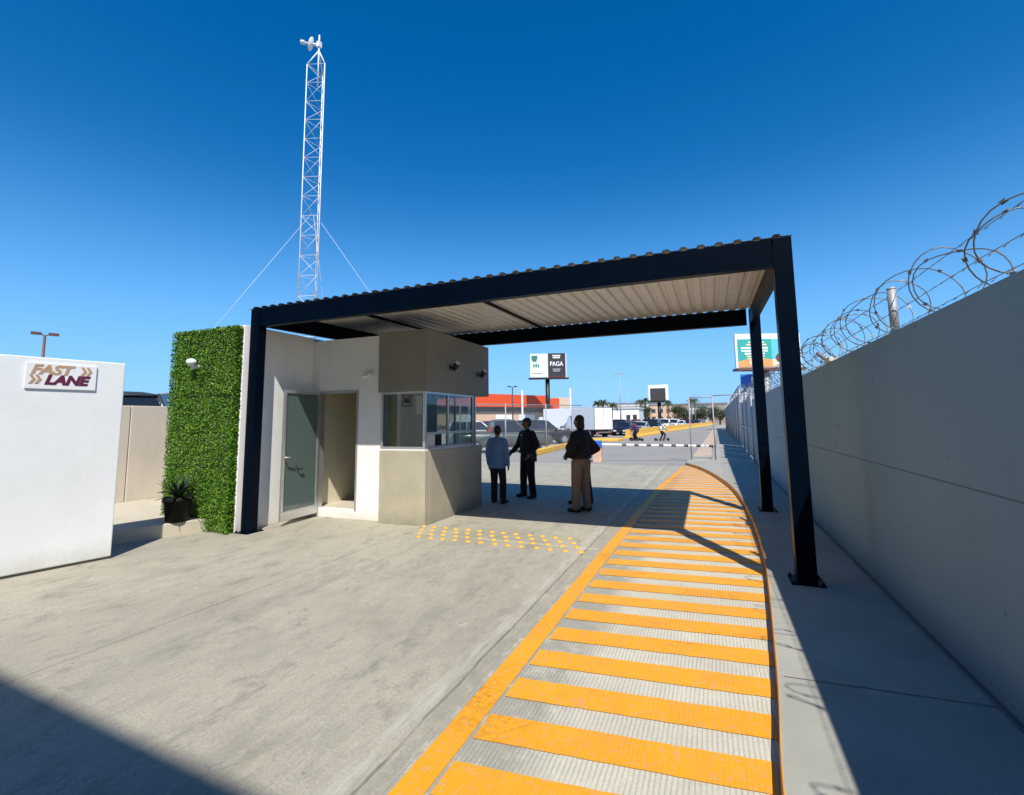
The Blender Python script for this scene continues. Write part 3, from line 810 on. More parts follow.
gw.build('guy_wires', M['plainwhite'], mt)
MB().box(mc.x - .3, mc.x + .3, 7.9, 8.5, 3.161, 3.175).build('base_plate', M['steel'], mt)
dh = thing('dish_antenna', 'small white dish antenna at the top of the lattice mast', 'antenna', mc + V((0, 0, zt + .6)))
dc = mc + V((-.17, -.05, zt + .64)); ax = V((-.8, -.25, .25)).normalized()
ub_ = MB(); s1 = ax.cross(V((0, 0, 1))).normalized(); s2 = s1.cross(ax)
vs = []; fs = []
for i in range(7):
    rr = .03 + .14 * i / 6
    for j in range(20):
        t_ = 2 * PI * j / 20; vs.append(dc + ax * (rr * rr * 1.6) + (s1 * math.cos(t_) * .55 + s2 * math.sin(t_)) * rr)
for i in range(6):
    for j in range(20): fs.append((i * 20 + j, i * 20 + (j + 1) % 20, (i + 1) * 20 + (j + 1) % 20, (i + 1) * 20 + j))
ub_.add(vs, fs, True); do = ub_.build('reflector', M['plainwhite'], dh)
so_ = do.modifiers.new('t', 'SOLIDIFY'); so_.thickness = .012
MB().cyl(dc - ax * .01, dc + ax * .26, .02).cyl(dc + ax * .2, dc + ax * .3, .05).build('feed_horn', M['plainwhite'], dh)
MB().cyl(dc - ax * .02, mc + V((0, 0, zt + .6)), .03).box(mc.x - .045, mc.x + .045, mc.y - .045, mc.y + .045, zt + .54, zt + .68).build('bracket', M['plainwhite'], dh)

# ------------------------------------------------------------------ grey wall with razor wire
gwb = MB(); gwb.box(1.4, 1.58, -8, 19.75, .1, 2.39)
gwo = gwb.build('boundary_wall', M['wallgrey'], None, (1.49, 6, .1), bevel=.008)
tag(gwo, 'long plain grey wall topped with razor wire beside the sidewalk', 'wall')
MB().box(1.372, 1.397, -8, 19.75, .101, .118).build('base_seam', jm, gwo)
rw_ = MB(); rng = random.Random(11)
pts = []; y = -2.; Rr = .215; turns = 66
N = 22
for i in range(turns * N):
    t_ = i / N; ph = 2 * PI * t_; rr = Rr * (1 + .06 * math.sin(t_ * 1.7) + .03 * math.sin(ph * 2 + t_) + .02 * math.sin(ph * 3.1 + 2 * t_))
    rr *= .80 + .20 * min(1, max(0, (.40 * t_ - 5.2) / 1.6))
    yy = -2 + .40 * min(t_, 19) + .29 * max(0, t_ - 19) + .14 * math.sin(ph * .5) + .05 * math.sin(t_ * 2.3)
    pts.append(V((1.49 + rr * math.cos(ph) + .02 * math.sin(t_ * .9), yy, 2.412 + rr + rr * math.sin(ph))))
rw_.tube(pts, .0042, 5)
for i in range(4, len(pts) - 2, 3):
    p = pts[i]; d = (pts[i + 1] - p).normalized(); s_ = V((rng.gauss(0, 1), rng.gauss(0, 1), rng.gauss(0, 1))).cross(d).normalized()
    n_ = s_.cross(d)
    for q in (s_, -s_):
        rw_.add([p - d * .007, p + d * .007, p + d * .017 + q * .011, p - d * .017 + q * .011], [(0, 1, 2, 3)])
rc = rw_.build('razor_wire', M['wire'], None, (1.49, 6, 2.4))
tag(rc, 'coil of barbed razor wire running along the top of the grey wall', 'razor wire')
for i, (y, lb_) in enumerate(((5.02, 'short grey steel post holding the razor wire, nearest on the grey wall'), (11.4, 'short grey steel post holding the razor wire, far along the grey wall'))):
    b = MB(); b.cyl((1.5, y, 2.392), (1.5, y, 2.80), .033, n=14).ball((1.5, y, 2.80), (.037, .037, .02), 14, 4, True)
    o = b.build('wire_post', M['steel'], None, (1.5, y, 2.39)); tag(o, lb_, 'post', 'posts on the grey wall')
bwr = MB()
for z in (2.47, 2.62, 2.78):
    bwr.tube([(1.5 + .03, -3 + i * .6, z + .012 * math.sin(i * 1.3)) for i in range(40)], .0028, 4)
    for i in range(150):
        yb_ = -3 + i * .155; bwr.cyl((1.515, yb_, z - .012), (1.545, yb_ + .01, z + .014), .0025, n=4)
o = bwr.build('barbed_wire', M['wire'], None, (1.53, 6, 2.47)); tag(o, 'straight strands of barbed wire strung through the coil on the grey wall', 'barbed wire')
cam_ = thing('wall_bracket', 'small white bracket box on top of the grey wall under the coil', 'bracket', (1.42, 7.3, 2.39))
MB().box(1.385, 1.50, 6.98, 7.25, 2.392, 2.45).build('body', M['dirtywhite'], cam_, bevel=.01)
MB().cyl((1.44, 7.25, 2.43), (1.38, 7.55, 2.56), .03).build('arm', M['steel'], cam_)

# corrugated gate panels and fence further along
def corr_panel(y0, y1, xa, xb, z0, z1, m, pitch=.25, amp=.04):
    b = MB(); n_ = max(2, int((y1 - y0) / (pitch / 4))); vs = []
    for i in range(n_ + 1):
        t_ = i / n_; y = y0 + (y1 - y0) * t_; xo = xa + (xb - xa) * t_ + amp * (1 if (i % 4) < 2 else -1) * .5
        vs += [(xo, y, z0), (xo, y, z1)]
    b.add(vs, [(2 * i, 2 * i + 2, 2 * i + 3, 2 * i + 1) for i in range(n_)])
    return b
M['greypanel'] = mat('grey_corrugated', (.36, .40, .41), .5, .3, var=.12, vscale=.8, grime=(.27, .28, .28))
M['palepanel'] = mat('weathered_panel', (.50, .44, .40), .6, .2, var=.18, vscale=.7, grime=(.36, .28, .23))
gt = thing('metal_gate', 'grey corrugated steel gate at the end of the grey wall', 'gate', (1.55, 25, .1))
for i in range(3):
    ya = 20.0 + i * 3.7
    p = corr_panel(ya, ya + 3.6, 1.46 + .06 * i, 1.50 + .06 * i, .16, 2.62, M['greypanel']).build('leaf', M['greypanel'], gt)
    p.modifiers.new('t', 'SOLIDIFY').thickness = .03
    MB().cyl((1.40 + .05 * i, ya - .04, .1), (1.40 + .05 * i, ya - .04, 2.85), .05, n=10).build('post', M['steel'], gt)
    MB().box(1.36 + .05 * i, 1.42 + .05 * i, ya, ya + 3.6, 1.3, 1.36).build('rail', M['steel'], gt)
cf = thing('panel_fence', 'tall weathered pale sheet fence receding beyond the grey gate', 'fence', (1.8, 50, .1))
for i in range(12):
    ya = 31.4 + i * 4.; xa = 1.66 + .006 * (ya - 31)
    p = corr_panel(ya, ya + 3.9, xa, xa + .03, .35, 3.25, M['palepanel'], .5, .03).build('panel', M['palepanel'], cf)
    p.modifiers.new('t', 'SOLIDIFY').thickness = .02
    MB().cyl((xa - .06, ya - .05, .1), (xa - .06, ya - .05, 3.4), .05, n=8).build('post', M['steel'], cf)
    MB().box(xa - .05, xa + .12, ya, ya + 3.9, .1, .34).build('plinth', M['sidewalk'], cf)
r3 = MB(); pts = []
for i in range(60 * 12):
    t_ = i / 12; pts.append(V((1.62 + .006 * t_ + .22 * math.cos(2 * PI * t_), 20 + .55 * t_ + (.15 * math.sin(PI * t_)), (2.95 if t_ < 20.5 else 3.5) + .22 * math.sin(2 * PI * t_))))
r3.tube(pts, .009, 4)
o = r3.build('razor_wire', M['wire'], None, (1.65, 30, 2.8)); tag(o, 'distant coil of razor wire above the corrugated gate and pale fence', 'razor wire')

# chain link
def chain(p0, p1, z0, z1, cell=.1, r=.0025):
    p0, p1 = V(p0), V(p1); d = p1 - p0; Lx = d.length; d.normalize(); h = z1 - z0
    b = MB(); k = -int(h / cell) - 1
    while k * cell < Lx + h:
        s0 = k * cell
        for sg_ in (1, -1):
            a0 = s0
            ta, tb = (a0, a0 + h) if sg_ > 0 else (a0 + h, a0)
            # clip segment (ta,z0)-(tb,z1) to 0..Lx
            pa, pb = [ta, z0], [tb, z1]
            if max(ta, tb) <= 0 or min(ta, tb) >= Lx: continue
            def clip(P_, Q_):
                P_ = list(P_)
                for lim in (0, Lx):
                    if (P_[0] < 0 and lim == 0) or (P_[0] > Lx and lim == Lx):
                        f = (lim - P_[0]) / (Q_[0] - P_[0]); P_[1] = P_[1] + (Q_[1] - P_[1]) * f; P_[0] = lim
                return P_
            a, c = clip(pa, pb), clip(pb, pa)
            A_ = p0 + d * a[0]; B_ = p0 + d * c[0]
            b.tube([(A_.x, A_.y, a[1]), (B_.x, B_.y, c[1])], r, 3, smooth=False, cap=False)
        k += 1
    return b
fg = thing('fence_gate', 'narrow chain-link barrier frame standing at the end of the sidewalk', 'fence', (-.4, 20.5, .1))
for x, y in ((-.81, 20.6), (.07, 20.45)):
    MB().cyl((x, y, .1), (x, y, 2.62), .024, n=10).build('post', M['steel'], fg)
MB().cyl((-.81, 20.6, 2.55), (.07, 20.45, 2.55), .02, n=8).cyl((.07, 20.45, 2.60), (1.42, 20.2, 2.62), .02, n=8).cyl((-.81, 20.6, 1.35), (.07, 20.45, 1.35), .008, n=6).build('rail', M['steel'], fg)
chain((-.81, 20.6, 0), (.07, 20.45, 0), 1.9, 2.7, .1, .0018).build('chain_link', M['steel'], fg)
lfz = thing('chain_link_fence', 'long chain-link fence in front of the parked cars behind the guardhouse', 'fence', (-9, 24.5, 0))
FA, FB = V((-14.4, 16.6, 0)), V((-6.95, 27.5, 0))
for i in range(6):
    q = FA + (FB - FA) * (i / 5)
    MB().cyl((q.x, q.y, -.01), (q.x, q.y, 2.62), .032, n=10).build('post', M['steel'], lfz)
MB().cyl((FA.x, FA.y, 2.56), (FB.x, FB.y, 2.56), .022, n=8).build('rail', M['steel'], lfz)
ch = chain(FA, FB, .05, 2.55, .12, .0025).build('chain_link', M['steel'], lfz)
q = FA

# ------------------------------------------------------------------ boom barrier
bb_ = thing('boom_barrier', 'black and white striped boom barrier with blue cabinet across the far road', 'barrier', (-4.35, 19.7, 0))
MB().box(-4.55, -4.2, 19.55, 19.9, 0, .55).build('pedestal', mat('worn_pedestal', (.62, .42, .32), .7, var=.15), bb_, bevel=.01)
MB().box(-4.53, -4.22, 19.57, 19.88, .553, .86).build('cabinet', M['blue'], bb_, bevel=.02)
bm_ = MB(); a, b = V((-4.2, 19.72, .70)), V((.0, 21.25, .60)); ns = 9
for i in range(ns):
    for (f0, f1, mi_) in ((0, .62, 0), (.62, 1, 1 if i else 0)):
        bm_.mi = mi_
        bm_.tube([a + (b - a) * ((i + f0) / ns), a + (b - a) * ((i + f1) / ns)], .045, 8, smooth=False, cap=True)
bm_.build('boom', [M['plainwhite'], M['black']], bb_)
MB().box(-.06, .1, 21.24, 21.4, .1, .62).build('rest_post', M['steel'], bb_)

# yellow kerb by the lot, jersey barriers along the road
yk = MB(); yk.obox((-8.15, 21.5, 0), V((-.065, 1, 0)).normalized(), V((1, .065, 0)).normalized(), 10, .25, 0, .27)
o = yk.build('kerb_block', M['yellowblock'], None, (-8.3, 25, 0), bevel=.03); tag(o, 'long low yellow concrete kerb block at the edge of the parking lot', 'kerb block')
jb = MB(); prof = [(-.3, 0), (.3, 0), (.3, .08), (.17, .3), (.1, .82), (-.1, .82), (-.17, .3), (-.3, .08)]
vs = [(x, -1.48, z) for x, z in prof] + [(x, 1.48, z) for x, z in prof]; n8 = len(prof)
jb.add(vs, [tuple(range(n8)), tuple(range(2 * n8 - 1, n8 - 1, -1))] + [(i, n8 + i, n8 + (i + 1) % n8, (i + 1) % n8) for i in range(n8)])
jo = jb.build('road_barrier', M['yellowblock'], None, (0, 0, 0), bevel=.02)
tag(jo, 'yellow concrete road barrier in the long line beside the queue of cars', 'road barrier', 'yellow barriers along the road')
path = [V((-7.1, 44.2, 0)), V((-6.75, 50, 0)), V((-6.43, 57, 0)), V((-5.6, 72, 0)), V((-3.9, 93, 0)), V((-1.5, 124, 0)), V((.6, 160, 0))]
seg = 0; pos = path[0].copy(); first = True; cnt = 0
dist = [0]
for a, b in zip(path[:-1], path[1:]): dist.append(dist[-1] + (b - a).length)
def along(s):
    for i in range(len(path) - 1):
        if s <= dist[i + 1]:
            t_ = (s - dist[i]) / (dist[i + 1] - dist[i]); return path[i] + (path[i + 1] - path[i]) * t_, (path[i + 1] - path[i]).normalized()
    return path[-1], (path[-1] - path[-2]).normalized()
s = 1.5
while s < dist[-1]:
    p, d = along(s)
    o = jo if first else jo.copy()
    if not first: C.objects.link(o)
    first = False
    o.location = p; o.rotation_euler = (0, 0, math.atan2(-d.x, d.y)); s += 3.0
ib = MB(); ib.prism([(-9.6, 38.3), (-7.0, 38.9), (-6.8, 40.6), (-9.4, 41.6)], -.002, .17)
o = ib.build('traffic_island', M['yellowblock'], None, (-8.2, 40, 0), bevel=.03); tag(o, 'low worn yellow traffic island in the road before the trucks', 'traffic island')

# ------------------------------------------------------------------ vehicles
def loft(rings):
    b = MB(); n_ = len(rings[0]); vs = [p for r in rings for p in r]
    fs = [(i * n_ + j, i * n_ + (j + 1) % n_, (i + 1) * n_ + (j + 1) % n_, (i + 1) * n_ + j) for i in range(len(rings) - 1) for j in range(n_)]
    fs += [tuple(range(n_ - 1, -1, -1)), tuple(range((len(rings) - 1) * n_, len(rings) * n_))]
    b.add(vs, fs, True); return b
CARM = {}
def carpaint(name, col):
    if name not in CARM: CARM[name] = mat(name + '_car_paint', col, .25, .3, spec=.6)
    return CARM[name]
def make_car(kind, paintm, name, label, cat, group):
    """local: +y is forward"""
    t = thing(name, label, cat, (0, 0, 0), group, 0, True)
    if kind == 'suv': Lh, W, belt, roof, hood = 2.35, .95, 1.05, 1.72, 1.02; cab = [(-2.25, belt), (-1.95, roof), (.25, roof), (1.0, belt)]
    elif kind == 'pickup': Lh, W, belt, roof, hood = 2.7, .97, 1.08, 1.78, 1.08; cab = [(-.75, belt), (-.55, roof), (.55, roof), (1.25, belt)]
    elif kind == 'van': Lh, W, belt, roof, hood = 2.4, .98, 1.1, 1.95, 1.05; cab = [(-2.32, belt), (-2.2, roof), (.9, roof), (1.7, belt)]
    else: Lh, W, belt, roof, hood = 2.25, .89, .92, 1.45, .9; cab = [(-1.75, belt), (-1.05, roof), (.15, roof), (.95, belt)]
    st = [(-Lh, .55, belt - .12, .90), (-Lh + .12, .38, belt - .02, .97), (-Lh * .6, .30, belt, 1), (0, .28, belt, 1), (Lh * .42, .28, belt - .01, 1), (Lh * .55, .30, hood, .99), (Lh * .9, .33, hood - .12, .95), (Lh, .45, hood - .28, .86)]
    rings = []
    for y, zb_, zt_, k in st:
        w_ = W * k; m_ = (zb_ + zt_) / 2
        rings.append([V((-w_ * .9, y, zb_)), V((w_ * .9, y, zb_)), V((w_, y, zb_ + .12)), V((w_, y, m_ + .12)), V((w_ * .95, y, zt_ - .04)), V((w_ * .86, y, zt_)), V((-w_ * .86, y, zt_)), V((-w_ * .95, y, zt_ - .04)), V((-w_, y, m_ + .12)), V((-w_, y, zb_ + .12))])
    bd = loft(rings)
    if kind == 'pickup':
        bd.box(-W * .96, -W * .86, -Lh + .05, -.8, belt - .02, belt + .08); bd.box(W * .86, W * .96, -Lh + .05, -.8, belt - .02, belt + .08); bd.box(-W * .85, W * .85, -Lh + .04, -Lh + .1, belt - .02, belt + .08)
    body = bd.build('body', paintm, t, bevel=0)
    # cabin: glass house with painted roof and pillars
    wb, wr_ = W * .88, W * .70
    (y0, z0), (y1, z1), (y2, z2), (y3, z3) = cab
    gb = MB()
    vs = [(-wb, y0, z0 - .01), (wb, y0, z0 - .01), (wb, y3, z3 - .01), (-wb, y3, z3 - .01), (-wr_, y1, z1 - .05), (wr_, y1, z1 - .05), (wr_, y2, z2 - .05), (-wr_, y2, z2 - .05)]
    gb.add(vs, [(0, 1, 5, 4), (1, 2, 6, 5), (2, 3, 7, 6), (3, 0, 4, 7), (4, 5, 6, 7)])
    gb.build('windows', M['darkglass'], t)
    rb = MB()
    ro_ = [[V((-wr_ * 1.03, y, z - .06)), V((wr_ * 1.03, y, z - .06)), V((wr_ * .96, y, z - .01)), V((wr_ * .6, y, z + dz_)), V((-wr_ * .6, y, z + dz_)), V((-wr_ * .96, y, z - .01))] for y, z, dz_ in ((y1 - .06, z1 - .03, .0), (y1 + .25, z1, .03), (y2 - .25, z2, .03), (y2 + .06, z2 - .03, .0))]
    rb = loft(ro_)
    for sx in (-1, 1):
        for (ya, yb_) in ((y0, y1), (y3, y2)):
            rb.tube([(sx * wb, ya, z0 - .02), (sx * wr_, yb_, z1 - .04)], .05, 6)
        ymid = (y1 + y2) / 2
        rb.tube([(sx * wb * 1.0, ymid, z0 - .02), (sx * wr_ * 1.0, ymid, z1 - .04)], .04, 6)
    rb.build('roof', paintm, t)
    for sx in (-1, 1):
        for wy in (-Lh * .60, Lh * .62):
            wh = MB(); x0 = sx * (W - .2); x1 = sx * (W + .012)
            wh.cyl((x0, wy, .345), (x1, wy, .345), .345, n=18)
            wo = wh.build('wheel', M['rubber'], t)
            MB().cyl((x1, wy, .345), (x1 + sx * .012, wy, .345), .21, n=14).build('rim', M['chrome'], wo)
        MB().box(sx * W * .62 - .16, sx * W * .62 + .16, -Lh - .012, -Lh + .1, belt - .36, belt - .17).build('tail_light', M['redlamp'], t)
        MB().box(sx * W * .58 - .16, sx * W * .58 + .16, Lh - .12, Lh + .012, hood - .44, hood - .30).build('headlight', M['clearlamp'], t)
    for sx in (-1, 1):
        x0_ = sx * (W + .16); MB().box(min(sx * W * .9, x0_), max(sx * W * .9, x0_), cab[3][0] - .22, cab[3][0] - .08, belt - .02, belt + .14).build('mirror', M['black'], t, bevel=.02)
        sd_ = MB()
        for yy in (cab[3][0] - .35, (cab[3][0] + cab[0][0]) / 2, cab[0][0] + .35): sd_.box(min(sx * W * .97, sx * (W + .004)), max(sx * W * .97, sx * (W + .004)), yy, yy + .018, .42, belt - .1)
        sd_.box(min(sx * W * .97, sx * (W + .02)), max(sx * W * .97, sx * (W + .02)), -Lh * .42, Lh * .42, .36, .48)
        sd_.build('side_trim', M['black'], t)
        MB().box(min(sx * W * .86, sx * W * .955), max(sx * W * .86, sx * W * .955), cab[0][0] + .1, cab[3][0], belt - .012, belt + .012).build('waist_trim', M['chrome'], t)
    MB().box(-W * .5, W * .5, Lh - .05, Lh + .02, .62, .82).build('grille', M['black'], t)
    MB().box(-W * .85, W * .85, -Lh - .06, -Lh + .02, .42, .56).build('bumper', M['chrome'] if kind in ('pickup', 'suv') else paintm, t)
    MB().box(-.26, .26, -Lh - .03, -Lh - .012, .62, .76).build('number_plate', M['plainwhite'], t)
    return t
black_c = carpaint('black', (.012, .013, .015)); grey_c = carpaint('dark_grey', (.06, .07, .07)); silver_c = carpaint('silver', (.42, .43, .44))
white_c = carpaint('white', (.75, .75, .74)); blue_c = carpaint('dark_blue', (.02, .03, .08)); red_c = carpaint('dark_red', (.16, .015, .015)); green_c = carpaint('grey_green', (.10, .12, .11))
sc_ = make_car('pickup', green_c, 'parked_pickup', 'dark grey-green pickup parked behind the chain-link fence beside the booth', 'pickup', 'vehicles in the parking lot')
sc_.location = (-10.9, 24.9, -.006); sc_.rotation_euler = (0, 0, -.95)
s2_ = make_car('suv', black_c, 'parked_car', 'black car with pale trim line parked behind the fence, beyond the grey-green pickup', 'car', 'vehicles in the parking lot')
s2_.location = (-11.7, 34.2, -.006); s2_.rotation_euler = (0, 0, -1.05)
pk = make_car('suv', black_c, 'parked_car', 'dark sport utility car seen from behind, right of the white box truck', 'car', 'vehicles in the parking lot')
pk.location = (-9.95, 57.0, -.006); pk.rotation_euler = (0, 0, .1)
# raised-lot cars behind the beige wall
l1 = make_car('suv', grey_c, 'parked_car', 'dark car whose windscreen and roof show above the low beige wall', 'car', 'vehicles behind the beige wall')
l1.location = (-14.5, 7.5, .755); l1.rotation_euler = (0, 0, 1.25)
l2 = make_car('van', silver_c, 'parked_car', 'silver car roof showing above the beige wall, next to the hedge', 'car', 'vehicles behind the beige wall')
l2.location = (-16.4, 10.55, .755); l2.rotation_euler = (0, 0, 1.3)
# queue of small far cars
fleet = {}
for k, pm in (('suv', black_c), ('sedan', white_c), ('sedan', blue_c), ('pickup', white_c), ('suv', red_c), ('sedan', silver_c), ('suv', white_c), ('sedan', black_c)):
    fleet[(k, pm.name)] = (k, pm)
keys = list(fleet)
words = {'suv': 'sport utility car', 'sedan': 'saloon car', 'pickup': 'pickup'}
proto = {}
rng = random.Random(21)
ORD = ['nearest', 'second', 'third', 'fourth', 'fifth', 'sixth', 'seventh', 'eighth', 'ninth', 'tenth', 'eleventh', 'twelfth', 'thirteenth', 'fourteenth', 'fifteenth', 'sixteenth', 'seventeenth', 'eighteenth', 'nineteenth', 'twentieth']
def place_far(key, x, y, rz, label):
    k, pm = fleet[key]
    if key not in proto:
        proto[key] = make_car(k, pm, 'distant_car', label, 'car' if k != 'pickup' else 'pickup', 'cars queuing down the road'); o = proto[key]
        o.location = (x, y, .0); o.rotation_euler = (0, 0, rz)
    else: o = dup(proto[key], (x, y, 0), rz, label)
    return o
for lane_i in range(2):
    s = 10 + 3 * lane_i
    for i in range(10):
        p, d = along(s); q = p + V((-d.y, d.x, 0)) * (2.4 + 3.1 * lane_i)
        key = keys[(i * 3 + lane_i * 5 + 2) % len(keys)]
        col = fleet[key][1].name.replace('_car_paint', '').replace('_', ' ')
        place_far(key, q.x, q.y, math.atan2(-d.x, d.y) + PI + rng.uniform(-.05, .05), f'{col} {words[fleet[key][0]]}, {ORD[i]} in the queue {"beside" if lane_i == 0 else "one lane beyond"} the yellow barriers')
        s += 8.5 + rng.uniform(0, 1.5)

k_ = 0
for (x, y, rz_, key_i, lb_) in ((-14.6, 53, 1.2, 1, 'white saloon car parked left of the near box truck'), (-17.5, 47.5, -1.1, 0, 'black car parked beyond the chain-link fence, behind the black one'), (-20.5, 50.5, -1.1, 5, 'silver saloon car parked in the lot far behind the fence'), (-24.5, 56, -1.1, 2, 'dark blue saloon car parked in front of the orange store'), (-28, 60, -1.1, 4, 'dark red car parked in front of the orange store'), (-13.2, 64, .2, 2, 'dark blue saloon car parked beyond the near box truck'), (-12.2, 71, .2, 7, 'black saloon car parked before the white warehouse'), (-14.5, 78, .2, 6, 'white sport utility car parked before the white warehouse'), (-12.0, 84, .2, 4, 'dark red car parked close by the white warehouse'), (-17.8, 73, .3, 3, 'white pickup parked far back in the lot'), (-16.8, 33.5, -1.0, 6, 'white sport utility car parked behind the fence, left of the black car')):
    o = place_far(keys[key_i], x, y, rz_, lb_); o['group'] = 'vehicles in the parking lot'
# white box truck
def box_truck(name, label, loc, rz, L_, W_, H_, boxm):
    t = thing(name, label, 'truck', (0, 0, 0), 'white trucks in the lot', 0, True)
    MB().box(-W_ / 2, W_ / 2, -L_ / 2, L_ / 2, .75, .75 + H_).build('cargo_box', boxm, t, bevel=.03)
    tr = MB()
    for y in (-L_ / 2 - .012, L_ / 2 - .03):
        for z in (.74, .75 + H_ - .06): tr.box(-W_ / 2 - .01, W_ / 2 + .01, y, y + .05, z, z + .08)
        for x in (-W_ / 2 - .012, W_ / 2 - .04): tr.box(x, x + .052, y, y + .05, .82, .75 + H_ - .06)
    tr.box(-.012, .012, -L_ / 2 - .02, -L_ / 2 - .001, .8, .7 + H_)
    tr.build('box_trim', M['steel'], t)
    cb = MB()
    rings = []
    for y, zt_ in ((L_ / 2 + .1, 2.2), (L_ / 2 + .9, 2.2), (L_ / 2 + 1.35, 1.5), (L_ / 2 + 1.8, 1.3)):
        rings.append([V((-.95, y, .5)), V((.95, y, .5)), V((1, y, .9)), V((.9, y, zt_)), V((-.9, y, zt_)), V((-1, y, .9))])
    loft(rings).build('cab', white_c, t)
    y = L_ / 2 + 1.12
    MB().quad((-.8, y + .28, 1.52), (.8, y + .28, 1.52), (.75, y - .17, 2.12), (-.75, y - .17, 2.12)).build('windscreen', M['darkglass'], t)
    MB().box(-.4, .4, -L_ / 2 + .2, L_ / 2 + .1, .5, .74).build('chassis', M['black'], t)
    MB().box(-.9, .9, -L_ / 2 - .06, -L_ / 2 + .02, .42, .56).build('bumper', M['chrome'], t)
    for sx in (-1, 1):
        for wy in (-L_ / 2 + 1.0, L_ / 2 + .9):
            wo = MB().cyl((sx * .72, wy, .42), (sx * 1.0, wy, .42), .42, n=18).build('wheel', M['rubber'], t)
            MB().cyl((sx * 1.0, wy, .42), (sx * 1.012, wy, .42), .24, n=12).build('rim', M['chrome'], wo)
        MB().box(sx * .75 - .12, sx * .75 + .12, -L_ / 2 - .075, -L_ / 2 - .061, .44, .54).build('tail_light', M['redlamp'], t)
    t.location = loc; t.rotation_euler = (0, 0, rz); return t
M['boxwhite'] = mat('white_box_panel', (.78, .79, .80), .4, var=.03)
box_truck('box_truck', 'white box truck with plain sides parked behind the man in khaki trousers', (-11.4, 49.0, -.006), .85, 4.0, 2.2, 2.2, M['boxwhite'])
box_truck('box_truck', 'white box truck further back in the lot, left of the nearer one', (-17.6, 62, -.006), 1.25, 6.4, 2.3, 2.5, M['boxwhite'])

# ------------------------------------------------------------------ buildings in the distance
def bld(name, label, loc): return thing(name, label, 'building', loc)
ob = bld('store_building', 'long low store with orange fascia behind the parked cars', (-45, 100, 0))
d = V((10.4, 19.8, 0)).normalized(); nrm = V((d.y, -d.x, 0)); o0 = V((-61, 71.5, 0)); Lb = 48
MB().obox(o0 - nrm * 25, d, nrm, Lb, 25, 0, 4.3).build('wall', M['store_tan'], ob)
MB().obox(o0 + nrm * .02, d, nrm, Lb, .3, 3.7, 4.9).build('window_band', M['store_dark'], ob)
MB().obox(o0 - nrm * 24.5, d, nrm, Lb + .2, 25.5, 4.95, 7.85).build('fascia', M['orange'], ob)
MB().obox(o0 - nrm * 24.5, d, nrm, Lb, 24, 4.302, 4.945).build('clerestory', M['store_dark'], ob)
for k in (10, 22, 33, 40):
    MB().obox(o0 + d * k + nrm * .03, d, nrm, 5, .12, .3, 3.2).build('shop_window', M['plainwhite'], ob)
MB().obox(o0 + d * (Lb + .3), d, nrm, 3.2, 2.2, 0, 7.1).build('pillar', M['orange'], ob)
MB().obox(o0 + d * (Lb + 3.6) - nrm * 4, d, nrm, 4.5, 6, 0, 7.5).build('end_block', mat('end_block_tan', (.66, .50, .36), .8, var=.06), ob)
MB().obox(o0 + d * (Lb - .8) + nrm * .6, d, nrm, 3.5, .3, 5.9, 7.2).build('wall_sign', M['plainwhite'], ob)
hd_ = MB(); rng = random.Random(8)
for i in range(2600):
    q = o0 + d * rng.uniform(2, Lb) + nrm * rng.uniform(5, 6.5)
    leaf(hd_, (q.x, q.y, abs(rng.gauss(.5, .3))), (rng.gauss(0, 1), rng.gauss(0, 1), rng.gauss(.6, 1)), (rng.gauss(0, 1), rng.gauss(0, 1), 1), .35, .12)
o = hd_.build('hedge', M['tree_leaf'], None, o0); tag(o, 'low ragged hedge along the front of the orange store', 'hedge')
M['farbrown'] = mat('far_brown_wall', (.30, .235, .195), .85, var=.08)
wbld = bld('warehouse', 'white flat warehouse beyond the box truck', (-15, 92, 0))
MB().box(-21.5, -12.3, 91, 104, 0, 3.75).build('wall', M['plainwhite'], wbld)
MB().box(-21.7, -12.1, 90.8, 104.2, 3.752, 3.95).build('roof', M['dirtywhite'], wbld)
for x in (-14.6, -13.4): MB().box(x, x + .7, 90.93, 90.99, 1.2, 2.6).build('window', M['store_dark'], wbld)
lo_w = bld('long_shed', 'long white shed roof behind the trucks', (-33, 112, 0))
MB().box(-36, -17, 118, 128, 0, 4.2).build('wall', M['dirtywhite'], lo_w); MB().box(-36.3, -16.7, 117.7, 128.3, 4.202, 4.9).build('roof', M['steel'], lo_w)
for i, (x, y, w_, dpt, h_, m_, lb_) in enumerate(((-10.5, 190, 16, 14, 7.0, 'farbrown', 'brownish two-storey building behind the palms under the far billboard'), (-6, 150, 5, 6, 5.2, 'dirtywhite', 'small pale kiosk building beside the far road'), (-3.5, 235, 18, 14, 6, 'dirtywhite', 'far pale block closing the road on the skyline'), (-24, 210, 16, 14, 7.5, 'store_tan', 'far tan block on the skyline above the warehouse'), (-52, 230, 30, 14, 9, 'dirtywhite', 'far pale shed on the skyline beyond the orange store'))):
    bo = bld('distant_building', lb_, (x, y, 0))
    MB().box(x, x + w_, y, y + dpt, 0, h_).build('wall', M[m_], bo); MB().box(x - .2, x + w_ + .2, y - .2, y + dpt + .2, h_ + .002, h_ + .5).build('roof', M['roof_dark'], bo)
    nwn = int(w_ / 3)
    for j in range(nwn):
        for z in ([1.2, 4.4] if h_ > 7 else [1.2]):
            MB().box(x + .8 + j * 3, x + 2.4 + j * 3, y - .06, y - .003, z, z + 1.6).build('window', M['store_dark'], bo)

